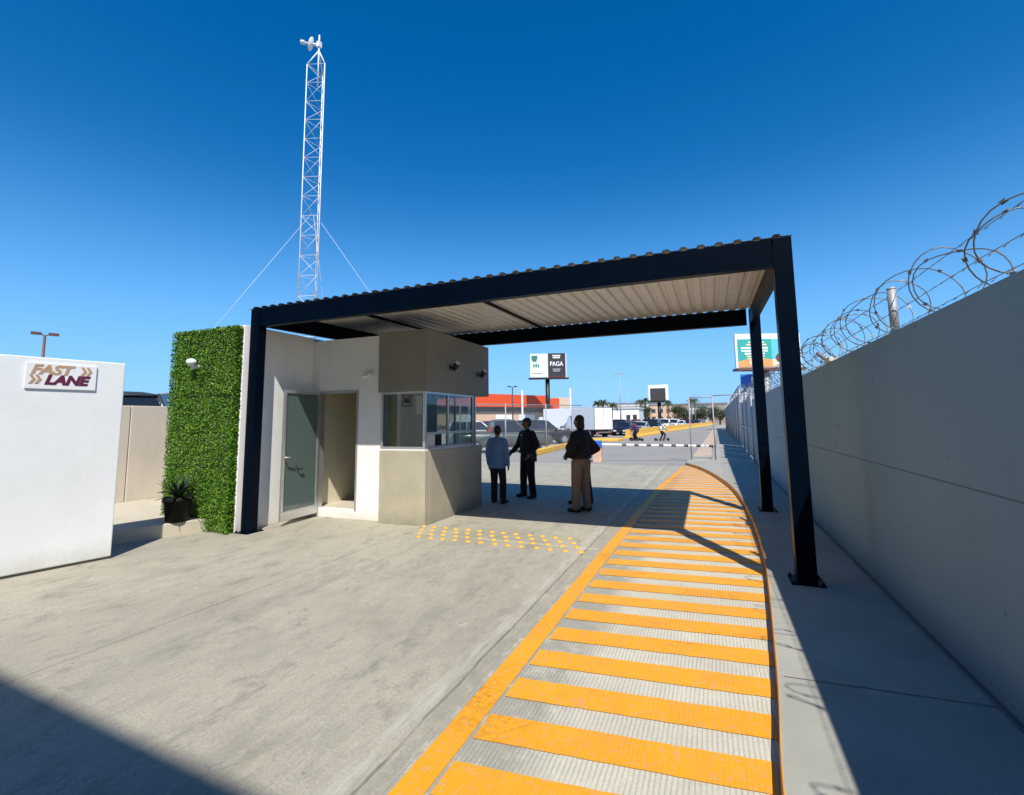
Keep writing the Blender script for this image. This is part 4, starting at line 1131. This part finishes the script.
# office block behind the photographer, whose shade falls over the road at the lower left
ofb = bld('office_building', 'tall plain office block behind the viewpoint shading the near road', (-12, -12, 0))
du = V((1, -.05, 0)).normalized(); dn = V((du.y, -du.x, 0))
if dn.y > 0: dn = -dn
oo = V((-40, -3.22, 0))
MB().obox(oo, du, dn, 52, 14, 0, 10.0).build('wall', M['taupe'], ofb)
for r_ in range(3):
    for k_ in range(15):
        MB().obox(oo + du * (2 + k_ * 3.4) - dn * .05, du, dn, 2.0, .047, 1.0 + r_ * 3.1, 2.6 + r_ * 3.1).build('window', M['darkglass'], ofb)

# ------------------------------------------------------------------ billboards
def bars(mb, u, n_, p, w_, z, h_, rows, rng, fill=.85):
    for i in range(rows):
        ww = w_ * rng.uniform(.6, 1) * fill; x0 = (w_ - ww) / 2
        mb.obox(p + u * x0, u, n_, ww, .04, z - h_ * i * 1.6, z - h_ * i * 1.6 + h_)
    return mb
rng = random.Random(4)
b1 = thing('billboard', 'double billboard with pale mint half and dark lettered half on a black pole', 'billboard', (-34.2, 104, 0))
ub1 = V((8.1, 3.2, 0)).normalized(); n1 = V((ub1.y, -ub1.x, 0)); p1 = V((-37.7, 102.4, 0))
MB().obox(p1 - n1 * .6, ub1, n1, 8.3, .6, 11.4, 16.95).build('panel_back', M['dirtywhite'], b1)
h1 = MB().obox(p1 + n1 * .003, ub1, n1, 3.95, .08, 11.5, 16.9).build('mint_face', M['mint'], b1)
h2_ = MB().obox(p1 + ub1 * 4.1 + n1 * .003, ub1, n1, 3.95, .12, 11.5, 17.0).build('dark_face', M['charprint'], b1)
q = p1 + n1 * .085
MB().obox(q + ub1 * .3, ub1, n1, 1.4, .03, 15.6, 16.5).obox(q + ub1 * .5, ub1, n1, 1.0, .03, 15.1, 15.6).build('emblem', M['greenprint'], h1)
MB().obox(q + ub1 * .05, ub1, n1, 3.4, .02, 11.7, 13.3).build('white_band', M['plainwhite'], h1)
MB().obox(q + ub1 * .7, ub1, n1, .35, .03, 13.8, 14.5).obox(q + ub1 * 1.2, ub1, n1, .35, .03, 13.8, 14.6).obox(q + ub1 * 1.7, ub1, n1, .35, .03, 13.8, 14.5).obox(q + ub1 * .5 + n1 * .03, ub1, n1, 2.2, .02, 12.3, 12.45).build('small_print', M['greenprint'], h1)
q = p1 + ub1 * 4.1 + n1 * .125
text_mesh('PAGA', 1.45, q + ub1 * .45 + V((0, 0, 14.1)), ub1, h2_, 'lettering', M['plainwhite'], 0, .02, .02, 3.0)
bars(MB(), ub1, n1, q + ub1 * .4, 3.0, 16.3, .28, 2, rng).build('small_print', M['plainwhite'], h2_)
bars(MB(), ub1, n1, q + ub1 * .4, 3.0, 13.3, .16, 3, rng, .8).build('small_print', M['steel'], h2_)
MB().obox(q + ub1 * .0, ub1, n1, 3.9, .05, 11.55, 11.75).build('red_line', M['red'], h2_)
MB().cyl((-34.2, 104.2, 0), (-34.2, 104.2, 11.2), .5, n=16).build('pole', M['black'], b1)
MB().obox(p1 - ub1 * .4 - n1 * .7, ub1, n1, 9.1, 1.6, 11.05, 11.35).build('catwalk', M['black'], b1)

b2 = thing('billboard', 'switched-off screen billboard in a thick white frame on a black pole', 'billboard', (-13, 135, 0))
MB().box(-15.6, -10.3, 134, 135, 6.6, 10.9).build('frame', M['plainwhite'], b2, bevel=.25)
MB().box(-14.9, -11.0, 133.85, 133.99, 6.7, 10.0).build('screen', M['screen'], b2)
MB().box(-15.5, -10.0, 133.4, 135.2, 6.2, 6.59).build('catwalk', M['black'], b2)
MB().cyl((-12.8, 134.6, 0), (-12.8, 134.6, 6.2), .45, n=12).build('pole', M['black'], b2)

b3 = thing('billboard', 'teal and orange holiday billboard high above the pale fence', 'billboard', (6.5, 78, 0))
ub3 = V((1, .39, 0)).normalized(); n3 = V((ub3.y, -ub3.x, 0)); p3 = V((3.75, 76.6, 0))
MB().obox(p3 - n3 * .4, ub3, n3, 9.4, .4, 8.9, 14.0).build('panel', M['plainwhite'], b3)
f3 = MB().obox(p3 + ub3 * .3 + n3 * .003, ub3, n3, 4.9, .05, 9.1, 13.2).build('teal_face', M['teal'], b3)
f4 = MB().obox(p3 + ub3 * 5.2 + n3 * .003, ub3, n3, 4.0, .05, 9.1, 13.2).build('picture_face', M['skyprint'], b3)
q = p3 + n3 * .055
MB().prism([(0, 0), (1, 0), (1, 1), (0, 1)], 0, 0) if False else None
hl = MB(); vs = []
for k in range(13): vs.append(q + ub3 * (.3 + 4.9 * k / 12) + V((0, 0, 9.9 + .35 * math.sin(k / 12 * PI) + .25 * k / 12)))
lowr = [q + ub3 * (.3 + 4.9 * k / 12) + V((0, 0, 9.1)) for k in range(13)]
allv = lowr + vs; allv2 = [p + n3 * .02 for p in allv]
hl.add(allv2, [(k, k + 1, 14 + k, 13 + k) for k in range(12)]); hl.build('orange_dune', M['orangeprint'], f3)
bars(MB(), ub3, n3, q + ub3 * 1.2, 3.6, 12.6, .22, 2, rng).build('small_print', M['creamprint'], f3)
bars(MB(), ub3, n3, q + ub3 * .5, 4.4, 11.75, .26, 3, rng, .95).build('headline', M['plainwhite'], f3)
bars(MB(), ub3, n3, q + ub3 * .9, 3.8, 10.55, .2, 2, rng).build('small_print', M['creamprint'], f3)
cc = q + ub3 * 2.5 + V((0, 0, 9.75)) + n3 * .03
MB().cyl(cc, cc + n3 * .03, .62, n=24).build('round_badge', M['creamprint'], f3)
sc4 = MB(); q4 = p3 + ub3 * 5.2 + n3 * .055
sc4.obox(q4, ub3, n3, 4.0, .02, 9.1, 10.2); sc4.build('sand', M['creamprint'], f4)
cp = MB(); 
for (x, z, r_) in ((1.2, 10.4, .7), (2.0, 11.2, .8), (2.7, 10.5, .9), (1.9, 10.1, .8), (2.6, 12.0, .5)):
    a0 = q4 + ub3 * x + V((0, 0, z)) + n3 * .022; cp.cyl(a0, a0 + n3 * .02, r_, n=14)
cp.build('picture_shapes', M['brown'], f4)
MB().obox(p3 - ub3 * .2 - n3 * .9, ub3, n3, 9.8, 1.9, 8.55, 8.88).build('catwalk', M['brown'], b3)
MB().cyl((7.6, 78.4, 0), (7.6, 78.4, 8.5), .55, n=12).build('pole', M['steel'], b3)
b4 = thing('store_sign', 'plain blue roadside sign board below the teal billboard', 'sign', (6, 83, 0))
MB().box(4.5, 8.3, 82.5, 82.9, 6.4, 8.5).build('board', M['blue'], b4)
MB().box(6.0, 7.6, 82.44, 82.497, 7.1, 8.1).build('logo_patch', M['plainwhite'], b4); MB().box(6.3, 7.3, 82.40, 82.438, 7.3, 7.6).build('red_patch', M['redlamp'], b4)
for x in (5.0, 7.8): MB().cyl((x, 82.7, 0), (x, 82.7, 6.4), .18, n=10).build('leg', M['steel'], b4)

# ------------------------------------------------------------------ light poles
def lamp_pole(name, label, x, y, h, m, arm=.6, heads=2, rz=0., z0=0.):
    t = thing(name, label, 'light pole', (x, y, z0), 'light poles')
    MB().cyl((x, y, z0), (x, y, h), .11, .07, 10).build('pole', m, t)
    for k in range(heads):
        a = rz + k * 2 * PI / heads; e = V((math.cos(a), math.sin(a), 0))
        c = V((x, y, h)) + e * arm
        b = MB(); b.cyl((x, y, h - .05), c + V((0, 0, .05)), .035, n=6); b.build('arm', m, t)
        MB().obox(V((c.x, c.y, 0)) - V((-e.y, e.x, 0)) * .16, e, V((-e.y, e.x, 0)), .48, .26, h + .0, h + .16).build('head', m, t)
    return t
lamp_pole('light_pole', 'brown twin-headed light pole behind the white wall panel', -38.2, 16.2, 7.35, M['brown'], .16, 2, 1.2, .75)
lamp_pole('light_pole', 'thin grey twin-headed light pole right of the white box truck', -12.1, 70.4, 8.3, M['steel'], .25, 2, .3)
lamp_pole('light_pole', 'faint distant light pole above the warehouse', -17.5, 111.6, 8.4, M['steel'], .5, 2, .3)
lamp_pole('light_pole', 'dark twin-headed light pole in front of the orange store', -26.6, 64.6, 6.6, M['black'], .2, 2, .4)
for x, y, h, lb_ in ((-21.7, 55.9, 5.4, 'slim white pole in front of the orange store'), (-21.5, 77.5, 6.9, 'slim white pole right of the double billboard')):
    o = MB().cyl((x, y, 0), (x, y, h), .13, .10, 10).ball((x, y, h), .12, 10, 4, True).build('pole', M['plainwhite'], None, (x, y, 0)); tag(o, lb_, 'pole', 'slim white poles')

# ------------------------------------------------------------------ trees
def palm(x, y, h, label, seed, spread=1.5):
    rg = random.Random(seed)
    t = thing('palm_tree', label, 'palm tree', (x, y, 0), 'palm trees far along the road')
    MB().tube([(x, y, 0), (x + .1, y, h * .5), (x + .15, y + .05, h)], [.22, .17, .15], 8).build('trunk', M['palmtrunk'], t)
    b = MB(); top = V((x + .15, y + .05, h))
    for i in range(26):
        a = rg.uniform(0, 2 * PI); el = rg.uniform(-.5, 1.2); e = V((math.cos(a), math.sin(a), 0)); Lf = spread * rg.uniform(.8, 1.15)
        pts = [top + e * Lf * tq * math.cos(el * (1 - tq * .3)) + V((0, 0, Lf * (math.sin(el) * tq - .75 * tq * tq))) for tq in (0, .2, .4, .6, .8, 1)]
        sd = V((-e.y, e.x, 0))
        for k in range(5):
            for j in range(3):
                p = pts[k] + (pts[k + 1] - pts[k]) * (j / 3)
                for q in (sd, -sd):
                    leaf(b, p, q * .9 + (pts[k + 1] - pts[k]).normalized() * .6 - V((0, 0, .45)), (0, 0, 1), spread * .28 * (1 - .1 * k), .045)
    b.build('crown', M['palm_leaf'], t)
def tree(x, y, h, r, label, seed, m='tree_leaf'):
    rg = random.Random(seed)
    t = thing('broadleaf_tree', label, 'tree', (x, y, 0), 'trees far along the road')
    tr = MB(); tr.tube([(x, y, 0), (x + .1, y, h * .35), (x, y, h * .6)], [.28, .2, .12], 8)
    cl = []
    for i in range(9):
        a = rg.uniform(0, 2 * PI); rr = r * rg.uniform(.2, .75); c = V((x + rr * math.cos(a), y + rr * math.sin(a), h * rg.uniform(.45, .9)))
        cl.append((c, r * rg.uniform(.3, .5))); tr.tube([(x, y, h * .35), tuple((V((x, y, h * .4)) + c) / 2), tuple(c)], [.1, .06, .02], 5)
    tr.build('trunk', M['bark'], t)
    b = MB()
    for i in range(1500):
        c, rr = cl[rg.randrange(len(cl))]
        v = V((rg.gauss(0, 1), rg.gauss(0, 1), rg.gauss(0, .8))).normalized() * rr * rg.uniform(.5, 1.1)
        leaf(b, c + v, (rg.gauss(0, 1), rg.gauss(0, 1), rg.gauss(0, 1)), (rg.gauss(0, 1), rg.gauss(0, 1), rg.gauss(0, 1)), rg.uniform(.25, .5), rg.uniform(.08, .16))
    b.build('crown', M[m], t)
for i, (x, y, h, lb_) in enumerate(((-16.6, 75.5, 4.4, 'shortest fan palm showing above the box truck'), (-15.9, 76, 4.6, 'tall fan palm above the box truck, middle of three'), (-14.6, 76.5, 4.2, 'fan palm above the box truck, nearest the warehouse'), (-13.8, 104, 5.6, 'palm left of the switched-off screen'), (-13.0, 106, 5.9, 'second palm left of the screen pole'), (-8.9, 112, 5.3, 'palm just right of the screen pole'), (-4.6, 128, 6.3, 'palm between the screen and the chain-link frame'), (-3.9, 132, 6.6, 'tallest palm beside the chain-link frame'))):
    palm(x, y, h, lb_, 30 + i, 1.1 if y < 90 else 1.4)
for i, (x, y, h, r, lb_) in enumerate(((-12.6, 99, 4.6, 1.7, 'dark bushy tree at the foot of the palms'), (-7.5, 140, 5., 2.5, 'dark bushy tree right of the screen pole'), (-3.2, 150, 5.2, 3., 'rounded tree behind the chain-link frame'), (.2, 165, 5.6, 3.2, 'far rounded tree at the end of the road'), (2.2, 150, 4.8, 2.4, 'far small tree against the fence end'), (-10., 170, 6, 3, 'far dark tree on the skyline by the brownish building'), (-20, 150, 6.2, 3.2, 'far dark tree behind the warehouse'))):
    tree(x, y, h, r, lb_, 50 + i)

# ------------------------------------------------------------------ people
def blob(name, caps, balls, voxel, m, parent, smooth_it=6, zmin=None, zmax=None):
    b = MB()
    for (p0, r0, p1, r1) in caps:
        p0, p1 = V(p0), V(p1)
        k = 4; pts = []; rs_ = []
        d = (p1 - p0); L_ = d.length
        if L_ < 1e-5: continue
        d.normalize()
        for i in range(3): 
            a = PI / 2 * (1 - i / 3); pts.append(p0 - d * r0 * math.sin(a) * .98); rs_.append(max(r0 * math.cos(a), .002))
        pts += [p0, (p0 + p1) / 2, p1]; rs_ += [r0, (r0 + r1) / 2, r1]
        for i in range(1, 4):
            a = PI / 2 * i / 3; pts.append(p1 + d * r1 * math.sin(a) * .98); rs_.append(max(r1 * math.cos(a), .002))
        b.tube(pts, rs_, 12)
    for c, r in balls: b.ball(c, r, 16, 10)
    me = b.mesh(name + '_src', m); tmp = bpy.data.objects.new('tmp_blob', me); C.objects.link(tmp)
    rm = tmp.modifiers.new('r', 'REMESH'); rm.mode = 'VOXEL'; rm.voxel_size = voxel
    if smooth_it:
        s_ = tmp.modifiers.new('s', 'SMOOTH'); s_.iterations = smooth_it; s_.factor = .5
    dg = bpy.context.evaluated_depsgraph_get(); me2 = bpy.data.meshes.new_from_object(tmp.evaluated_get(dg))
    bpy.data.objects.remove(tmp); bpy.data.meshes.remove(me)
    if zmin is not None or zmax is not None:
        bmm = bmesh.new(); bmm.from_mesh(me2)
        if zmin is not None: bmesh.ops.bisect_plane(bmm, geom=bmm.verts[:] + bmm.edges[:] + bmm.faces[:], plane_co=(0, 0, zmin), plane_no=(0, 0, 1), clear_inner=True)
        if zmax is not None: bmesh.ops.bisect_plane(bmm, geom=bmm.verts[:] + bmm.edges[:] + bmm.faces[:], plane_co=(0, 0, zmax), plane_no=(0, 0, 1), clear_outer=True)
        bmm.to_mesh(me2); bmm.free()
    for p in me2.polygons: p.use_smooth = True
    me2.name = name; me2.materials.clear(); me2.materials.append(m)
    o = bpy.data.objects.new(name, me2); C.objects.link(o)
    if parent is not None: o.parent = parent
    return o
skin = mat('skin', (.23, .115, .07), .55, var=.06, vscale=20)
hairm = mat('dark_hair', (.012, .010, .009), .6); eyem = mat('eye', (.02, .015, .012), .2)
def cloth(name, col): return mat(name, col, .85, var=.12, vscale=9, bump=.3, bscale=25)
def rotz(p, a): return V((p[0] * math.cos(a) - p[1] * math.sin(a), p[0] * math.sin(a) + p[1] * math.cos(a), p[2]))

def person(label, loc, rz, H, pose, top, pants, shoe, hem=.9, bulk=1., sleeve=1., hair=None, cap=None, belly=0., group=None, head_turn=0., voxel=.011):
    """figure in local coordinates facing +y; pose: joint overrides in metres for a 1.75 m body"""
    k = H / 1.75
    J = dict(hipL=(-.095, 0, .92), hipR=(.095, 0, .92), kneeL=(-.11, .02, .49), kneeR=(.11, .02, .49), ankL=(-.12, -.02, .085), ankR=(.12, -.02, .085),
             shL=(-.185, 0, 1.405), shR=(.185, 0, 1.405), elL=(-.25, -.02, 1.14), elR=(.25, -.02, 1.14), wrL=(-.26, .06, .89), wrR=(.26, .06, .89), head=(0, .02, 1.63), toeL=-.15, toeR=.15)
    J.update(pose)
    g = lambda n_: V(J[n_]) * k
    q = lambda v: v * k * bulk
    head = g('head'); hipc = (g('hipL') + g('hipR')) / 2; shc = (g('shL') + g('shR')) / 2
    # ---- body: one continuous skin mesh
    caps, balls = [], []
    for s_ in 'LR':
        caps += [(g('hip' + s_), q(.078), g('knee' + s_), q(.052)), (g('knee' + s_), q(.052), g('ank' + s_), q(.036)), (g('sh' + s_), q(.05), g('el' + s_), q(.038)), (g('el' + s_), q(.038), g('wr' + s_), q(.026))]
        toe = J['toe' + s_]; e = V((math.sin(toe), math.cos(toe), 0))
        a = g('ank' + s_)
        caps += [(a + V((0, 0, -.02 * k)), .035 * k, V((a.x, a.y, .04 * k)) + e * .13 * k, .028 * k)]
        # hand: palm, four unequal fingers, thumb
        el, wr = g('el' + s_), g('wr' + s_); d = (wr - el).normalized()
        side = V((1, 0, 0)) if s_ == 'L' else V((-1, 0, 0))
        fwd = V((0, 1, 0)); fwd = (fwd - d * fwd.dot(d)).normalized(); inn = d.cross(fwd).normalized()
        if inn.dot(side) < 0: inn = -inn
        palm_ = wr + d * .05 * k
        for f_ in (-.022, -.004, .014): caps.append((wr + fwd * f_ * .6 * k, .017 * k, wr + d * .085 * k + fwd * f_ * 1.3 * k, .013 * k))
        for i_, (off_, ln) in enumerate(((.030, .070), (.010, .080), (-.010, .075), (-.029, .058))):
            b0_ = wr + d * .085 * k + fwd * off_ * k; b1_ = b0_ + (d * .93 + inn * .3).normalized() * ln * .5 * k; b2_ = b1_ + (d * .7 + inn * .7).normalized() * ln * .5 * k
            caps += [(b0_, .0095 * k, b1_, .0085 * k), (b1_, .0085 * k, b2_, .0072 * k)]
        t0 = wr + d * .03 * k + fwd * .025 * k; t1 = t0 + (fwd * .7 + d * .7 + inn * .2).normalized() * .045 * k; t2 = t1 + (d * .9 + fwd * .2 + inn * .35).normalized() * .032 * k
        caps += [(t0, .013 * k, t1, .0105 * k), (t1, .0105 * k, t2, .0085 * k)]
    caps += [(hipc, q(.11), shc - V((0, 0, .1 * k)), q(.10)), (g('shL'), q(.052), g('shR'), q(.052)), (shc + V((0, -.005, .02 * k)), .058 * k, head - V((0, .02, .09)) * k, .052 * k)]
    balls += [(hipc + V((0, 0, .02 * k)), (q(.15), q(.105), q(.12))), (shc - V((0, 0, .13 * k)), (q(.155), q(.10), q(.17)))]
    # head turned about z
    def hp_(x, y, z): return head + rotz((x * k, y * k, z * k), head_turn)
    balls += [(hp_(0, -.012, .03), (.076 * k, .092 * k, .092 * k)), (hp_(0, .02, -.035), (.062 * k, .07 * k, .075 * k)), (hp_(0, .05, -.085), (.032 * k, .028 * k, .026 * k))]
    caps += [(hp_(0, .088, .012), .010 * k, hp_(0, .112, -.028), .015 * k), (hp_(-.03, .078, .03), .012 * k, hp_(.03, .078, .03), .012 * k), (hp_(-.02, .088, -.06), .008 * k, hp_(.02, .088, -.06), .008 * k)]
    for sx in (-1, 1): balls.append((hp_(sx * .078, -.005, -.005), (.014 * k, .024 * k, .032 * k)))
    body = blob('person', caps, balls, voxel * .75, skin, None, 3)
    tag(body, label, 'person', group); body.location = loc; body.rotation_euler = (0, 0, rz); body['_base'] = (0, 0, 0)
    for sx in (-1, 1): MB().ball(hp_(sx * .031, .079, .008), .0115 * k, 8, 6).build('eye', eyem, body)
    # ---- clothes, each a shell just outside the skin
    c2, b2 = [], []
    ex = .020 * k; hemz = hem * k; up_ = V((0, 0, 1))
    for s_ in 'LR':
        el, wr, sh = g('el' + s_), g('wr' + s_), g('sh' + s_)
        c2.append((sh + up_ * -.004, q(.058) + ex * .6, el, q(.044) + ex * .8))
        c2.append((shc + up_ * .035 * k, q(.05) + ex * .4, sh + up_ * .005 * k, q(.05) + ex * .5))
        if sleeve > .5: c2.append((el, q(.044) + ex * .8, el + (wr - el) * .96, q(.034) + ex * .6))
    c2 += [(shc, .064 * k, shc + up_ * .075 * k, .060 * k)]
    b2 += [(shc - up_ * .13 * k, (q(.168) + ex * .5, q(.108) + ex, q(.185)))]
    zt_ = shc.z - .2 * k; nst = 7
    for i in range(nst):
        f = i / (nst - 1); z_ = zt_ + (hemz - .03 * k - zt_) * f
        bel = math.exp(-((f - .55) / .35) ** 2) * belly * .06 * k
        b2.append((V((hipc.x, hipc.y + bel * .5, z_)), (q(.150 + .022 * f) + ex * 1.3 + bel * .4, q(.106 + .030 * f) + ex * 1.3 + bel * .6, .11 * k)))
    blob('shirt' if top.name != 'black_jacket' else 'jacket', c2, b2, voxel, top, body, 4, zmin=hemz - (0 if J['wrL'][2] * k > hemz + .03 else .0) if min(J['wrL'][2], J['wrR'][2]) > hem + .02 else hemz)
    c3 = []; b3_ = [(hipc + V((0, 0, .03 * k)), (q(.158) + ex * .4, q(.116) + ex * .5, q(.12))), (hipc + V((0, 0, .12 * k)), (q(.146) + ex * .4, q(.102) + ex * .5, .07 * k))]
    for s_ in 'LR':
        c3 += [(g('hip' + s_) + V((0, 0, -.02 * k)), q(.088) + ex * .5, g('knee' + s_), q(.064) + ex * .6), (g('knee' + s_), q(.064) + ex * .6, g('ank' + s_) + V((0, 0, .0)), q(.054) + ex * .7)]
    blob('trousers', c3, b3_, voxel, pants, body, 4, zmin=.045 * k)
    if hem >= .9:
        bt = MB(); pts = [hipc + V((math.cos(t_ * 2 * PI / 24) * (q(.158) + ex * 1.5), math.sin(t_ * 2 * PI / 24) * (q(.122) + ex * 1.5), .07 * k)) for t_ in range(24)]
        bt.tube(pts, .02 * k, 6, closed=True)
        bt.build('belt', M['black'], body)
    for s_ in 'LR':
        a = g('ank' + s_); toe = J['toe' + s_]; e = V((math.sin(toe), math.cos(toe), 0)); z = V((0, 0, 1))
        b0 = V((a.x, a.y, 0))
        blob('shoe', [(b0 - e * .05 * k + z * .05 * k, .046 * k, b0 + e * .05 * k + z * .052 * k, .047 * k), (b0 + e * .05 * k + z * .05 * k, .046 * k, b0 + e * .16 * k + z * .038 * k, .036 * k), (b0 + z * .06 * k, .045 * k, a + z * .03 * k, .048 * k), (b0 - e * .06 * k + z * .018 * k, .017 * k, b0 + e * .17 * k + z * .018 * k, .017 * k)], [], .009, shoe, body, 2, zmin=.002)
    if hair:
        c4, b4_ = [], [(hp_(0, -.022, .045), (.083 * k, .095 * k, .090 * k))]
        b4_.append((hp_(0, -.05, .0), (.078 * k, .066 * k, .09 * k)))
        if hair == 'long': b4_.append((hp_(0, -.045, -.06), (.088 * k, .07 * k, .10 * k)))
        blob('hair', c4, b4_, .009, hairm, body, 2)
    if cap:
        cb_ = MB(); c_ = hp_(0, -.012, .065)
        cb_.ball(c_, (.087 * k, .102 * k, .062 * k), 18, 6, True)
        vs = []; 
        for j in range(9):
            a_ = -1.0 + 2.0 * j / 8
            pi_ = rotz((math.sin(a_) * .084 * k, math.cos(a_) * .098 * k, 0), head_turn); po_ = rotz((math.sin(a_) * .075 * k, math.cos(a_) * .098 * k + .065 * k * math.cos(a_ * .9), -.012 * k), head_turn)
            vs += [c_ + pi_, c_ + po_]
        cb_.add(vs, [(2 * j, 2 * j + 1, 2 * j + 3, 2 * j + 2) for j in range(8)], True)
        cb_.build('cap', cap, body)
    return body
shirt_b = cloth('light_blue_shirt', (.13, .25, .52)); blk = cloth('black_uniform', (.008, .008, .010)); jk = cloth('black_jacket', (.008, .008, .009)); khaki = cloth('khaki_twill', (.235, .175, .125)); dkt = cloth('dark_trousers', (.010, .010, .013)); mar = cloth('dark_maroon_top', (.05, .012, .014))
shoe_m = mat('black_leather', (.01, .01, .01), .35)
def face(dx, dy): return math.atan2(-dx, dy)
person('man in light blue shirt and dark trousers standing with his back turned', (-4.22, 9.38, 0), face(.1, 1), 1.60,
       dict(wrL=(-.245, .03, .86), wrR=(.25, .05, .86), elL=(-.245, -.03, 1.14), elR=(.25, -.02, 1.14), ankL=(-.085, -.02, .085), ankR=(.15, -.02, .085), kneeL=(-.10, .02, .49), kneeR=(.13, .02, .49)),
       shirt_b, dkt, shoe_m, hem=.79, hair='short', sleeve=1, bulk=1.08, head_turn=.25)
off = person('security guard in black uniform reaching one hand towards the man in blue', (-3.88, 10.28, 0), face(-.55, -.85), 1.76,
       dict(elR=(.28, .06, 1.14), wrR=(.31, .24, .96), elL=(-.28, -.06, 1.15), wrL=(-.24, .10, .96), ankL=(-.19, .0, .085), ankR=(.14, .02, .085), kneeL=(-.16, .03, .49), kneeR=(.12, .03, .49)),
       blk, blk, shoe_m, hem=.97, cap=cloth('black_cap', (.03, .03, .032)), hair='short', bulk=1.14, head_turn=-.25)
pc_ = MB(); pc_.box(-.265, -.215, -.06, .06, .80, .98); pc_.build('holster', M['black'], off)
MB().box(-.02, .05, .150, .156, 1.36, 1.40).build('badge', M['steel'], off)
rp = person('heavy-set guard in black jacket and khaki trousers with hands at his waist', (-2.32, 9.0, 0), face(-.93, .25), 1.78,
       dict(shL=(-.21, 0, 1.40), shR=(.21, 0, 1.40), elR=(.36, -.02, 1.16), wrR=(.24, .15, 1.02), elL=(-.35, -.01, 1.16), wrL=(-.23, .17, 1.01), ankL=(-.12, .05, .085), ankR=(.12, -.04, .085), kneeL=(-.12, .05, .49), kneeR=(.12, .0, .49), hipL=(-.12, .01, .92), hipR=(.12, -.01, .92), head=(0, .03, 1.64), toeL=-.05, toeR=.05),
       jk, khaki, shoe_m, hem=.98, bulk=1.2, belly=1., hair='long', head_turn=-.15)
MB().box(-.20, -.195, .04, .09, 1.36, 1.42).build('sleeve_patch', M['steel'], rp)
person('person in dark maroon top and black trousers mostly hidden behind the khaki guard', (-2.52, 9.80, 0), face(-.35, -.9), 1.68,
       dict(elL=(-.40, -.04, 1.17), wrL=(-.22, .12, 1.02), elR=(.38, -.04, 1.17), wrR=(.22, .12, 1.02), ankL=(-.2, .0, .085), ankR=(.2, 0, .085), kneeL=(-.16, .02, .49), kneeR=(.16, .02, .49)), mar, dkt, shoe_m, hem=.88, hair='short', bulk=1.02)
# people on scooters far down the road
def scooter(label, loc, rz):
    t = thing('kick_scooter', label, 'scooter', (0, 0, 0), 'scooters on the far road', 0, True)
    MB().box(-.07, .07, -.42, .30, .11, .15).build('deck', M['black'], t)
    MB().tube([(0, .32, .14), (0, .42, .5), (0, .36, 1.0)], .025, 8).cyl((-.24, .36, 1.0), (.24, .36, 1.0), .018, n=8).build('handlebar', M['steel'], t)
    for y in (-.50, .47): MB().cyl((-.035, y, .115), (.035, y, .115), .115, n=16).build('wheel', M['rubber'], t)
    t.location = loc; t.rotation_euler = (0, 0, rz); return t
rid = dict(ankL=(-.04, -.14, .235), ankR=(.05, .12, .235), kneeL=(-.06, .06, .60), kneeR=(.07, .26, .62), hipL=(-.09, -.08, 1.0), hipR=(.09, -.08, 1.0), shL=(-.18, .08, 1.44), shR=(.18, .08, 1.44), elL=(-.25, .20, 1.22), elR=(.25, .20, 1.22), wrL=(-.20, .34, 1.04), wrR=(.20, .34, 1.04), head=(0, .14, 1.66))
def rider(label, loc, rz, top, H=1.62):
    return person(label, (loc[0], loc[1], -.085), rz, H, dict((k_, v_) for k_, v_ in rid.items()), top, dkt, shoe_m, hem=.95, hair='short', voxel=.02)
whs = cloth('white_shirt', (.62, .58, .55)); pur = cloth('purple_shirt', (.06, .03, .10)); brn = cloth('brown_red_shirt', (.10, .03, .03))
for i, (x, y, rz_, tp_, lb_, sb_) in enumerate(((-3.7, 40.0, -1.3, whs, 'rider in white shirt and dark trousers on a scooter', 'scooter under the rider in white'), (-5.6, 39.6, 1.1, pur, 'rider in dark purple top on a scooter', 'scooter under the rider in purple'), (-5.95, 41.0, 1.0, brn, 'rider in brownish red top on a scooter, behind the purple one', 'scooter under the rider in brownish red'))):
    scooter('kick ' + sb_ + ' on the far road', (x, y, 0), rz_); rider(lb_ + ' on the far road', (x, y, 0), rz_, tp_)

for o in bpy.data.objects:
    if '_base' in o: del o['_base']
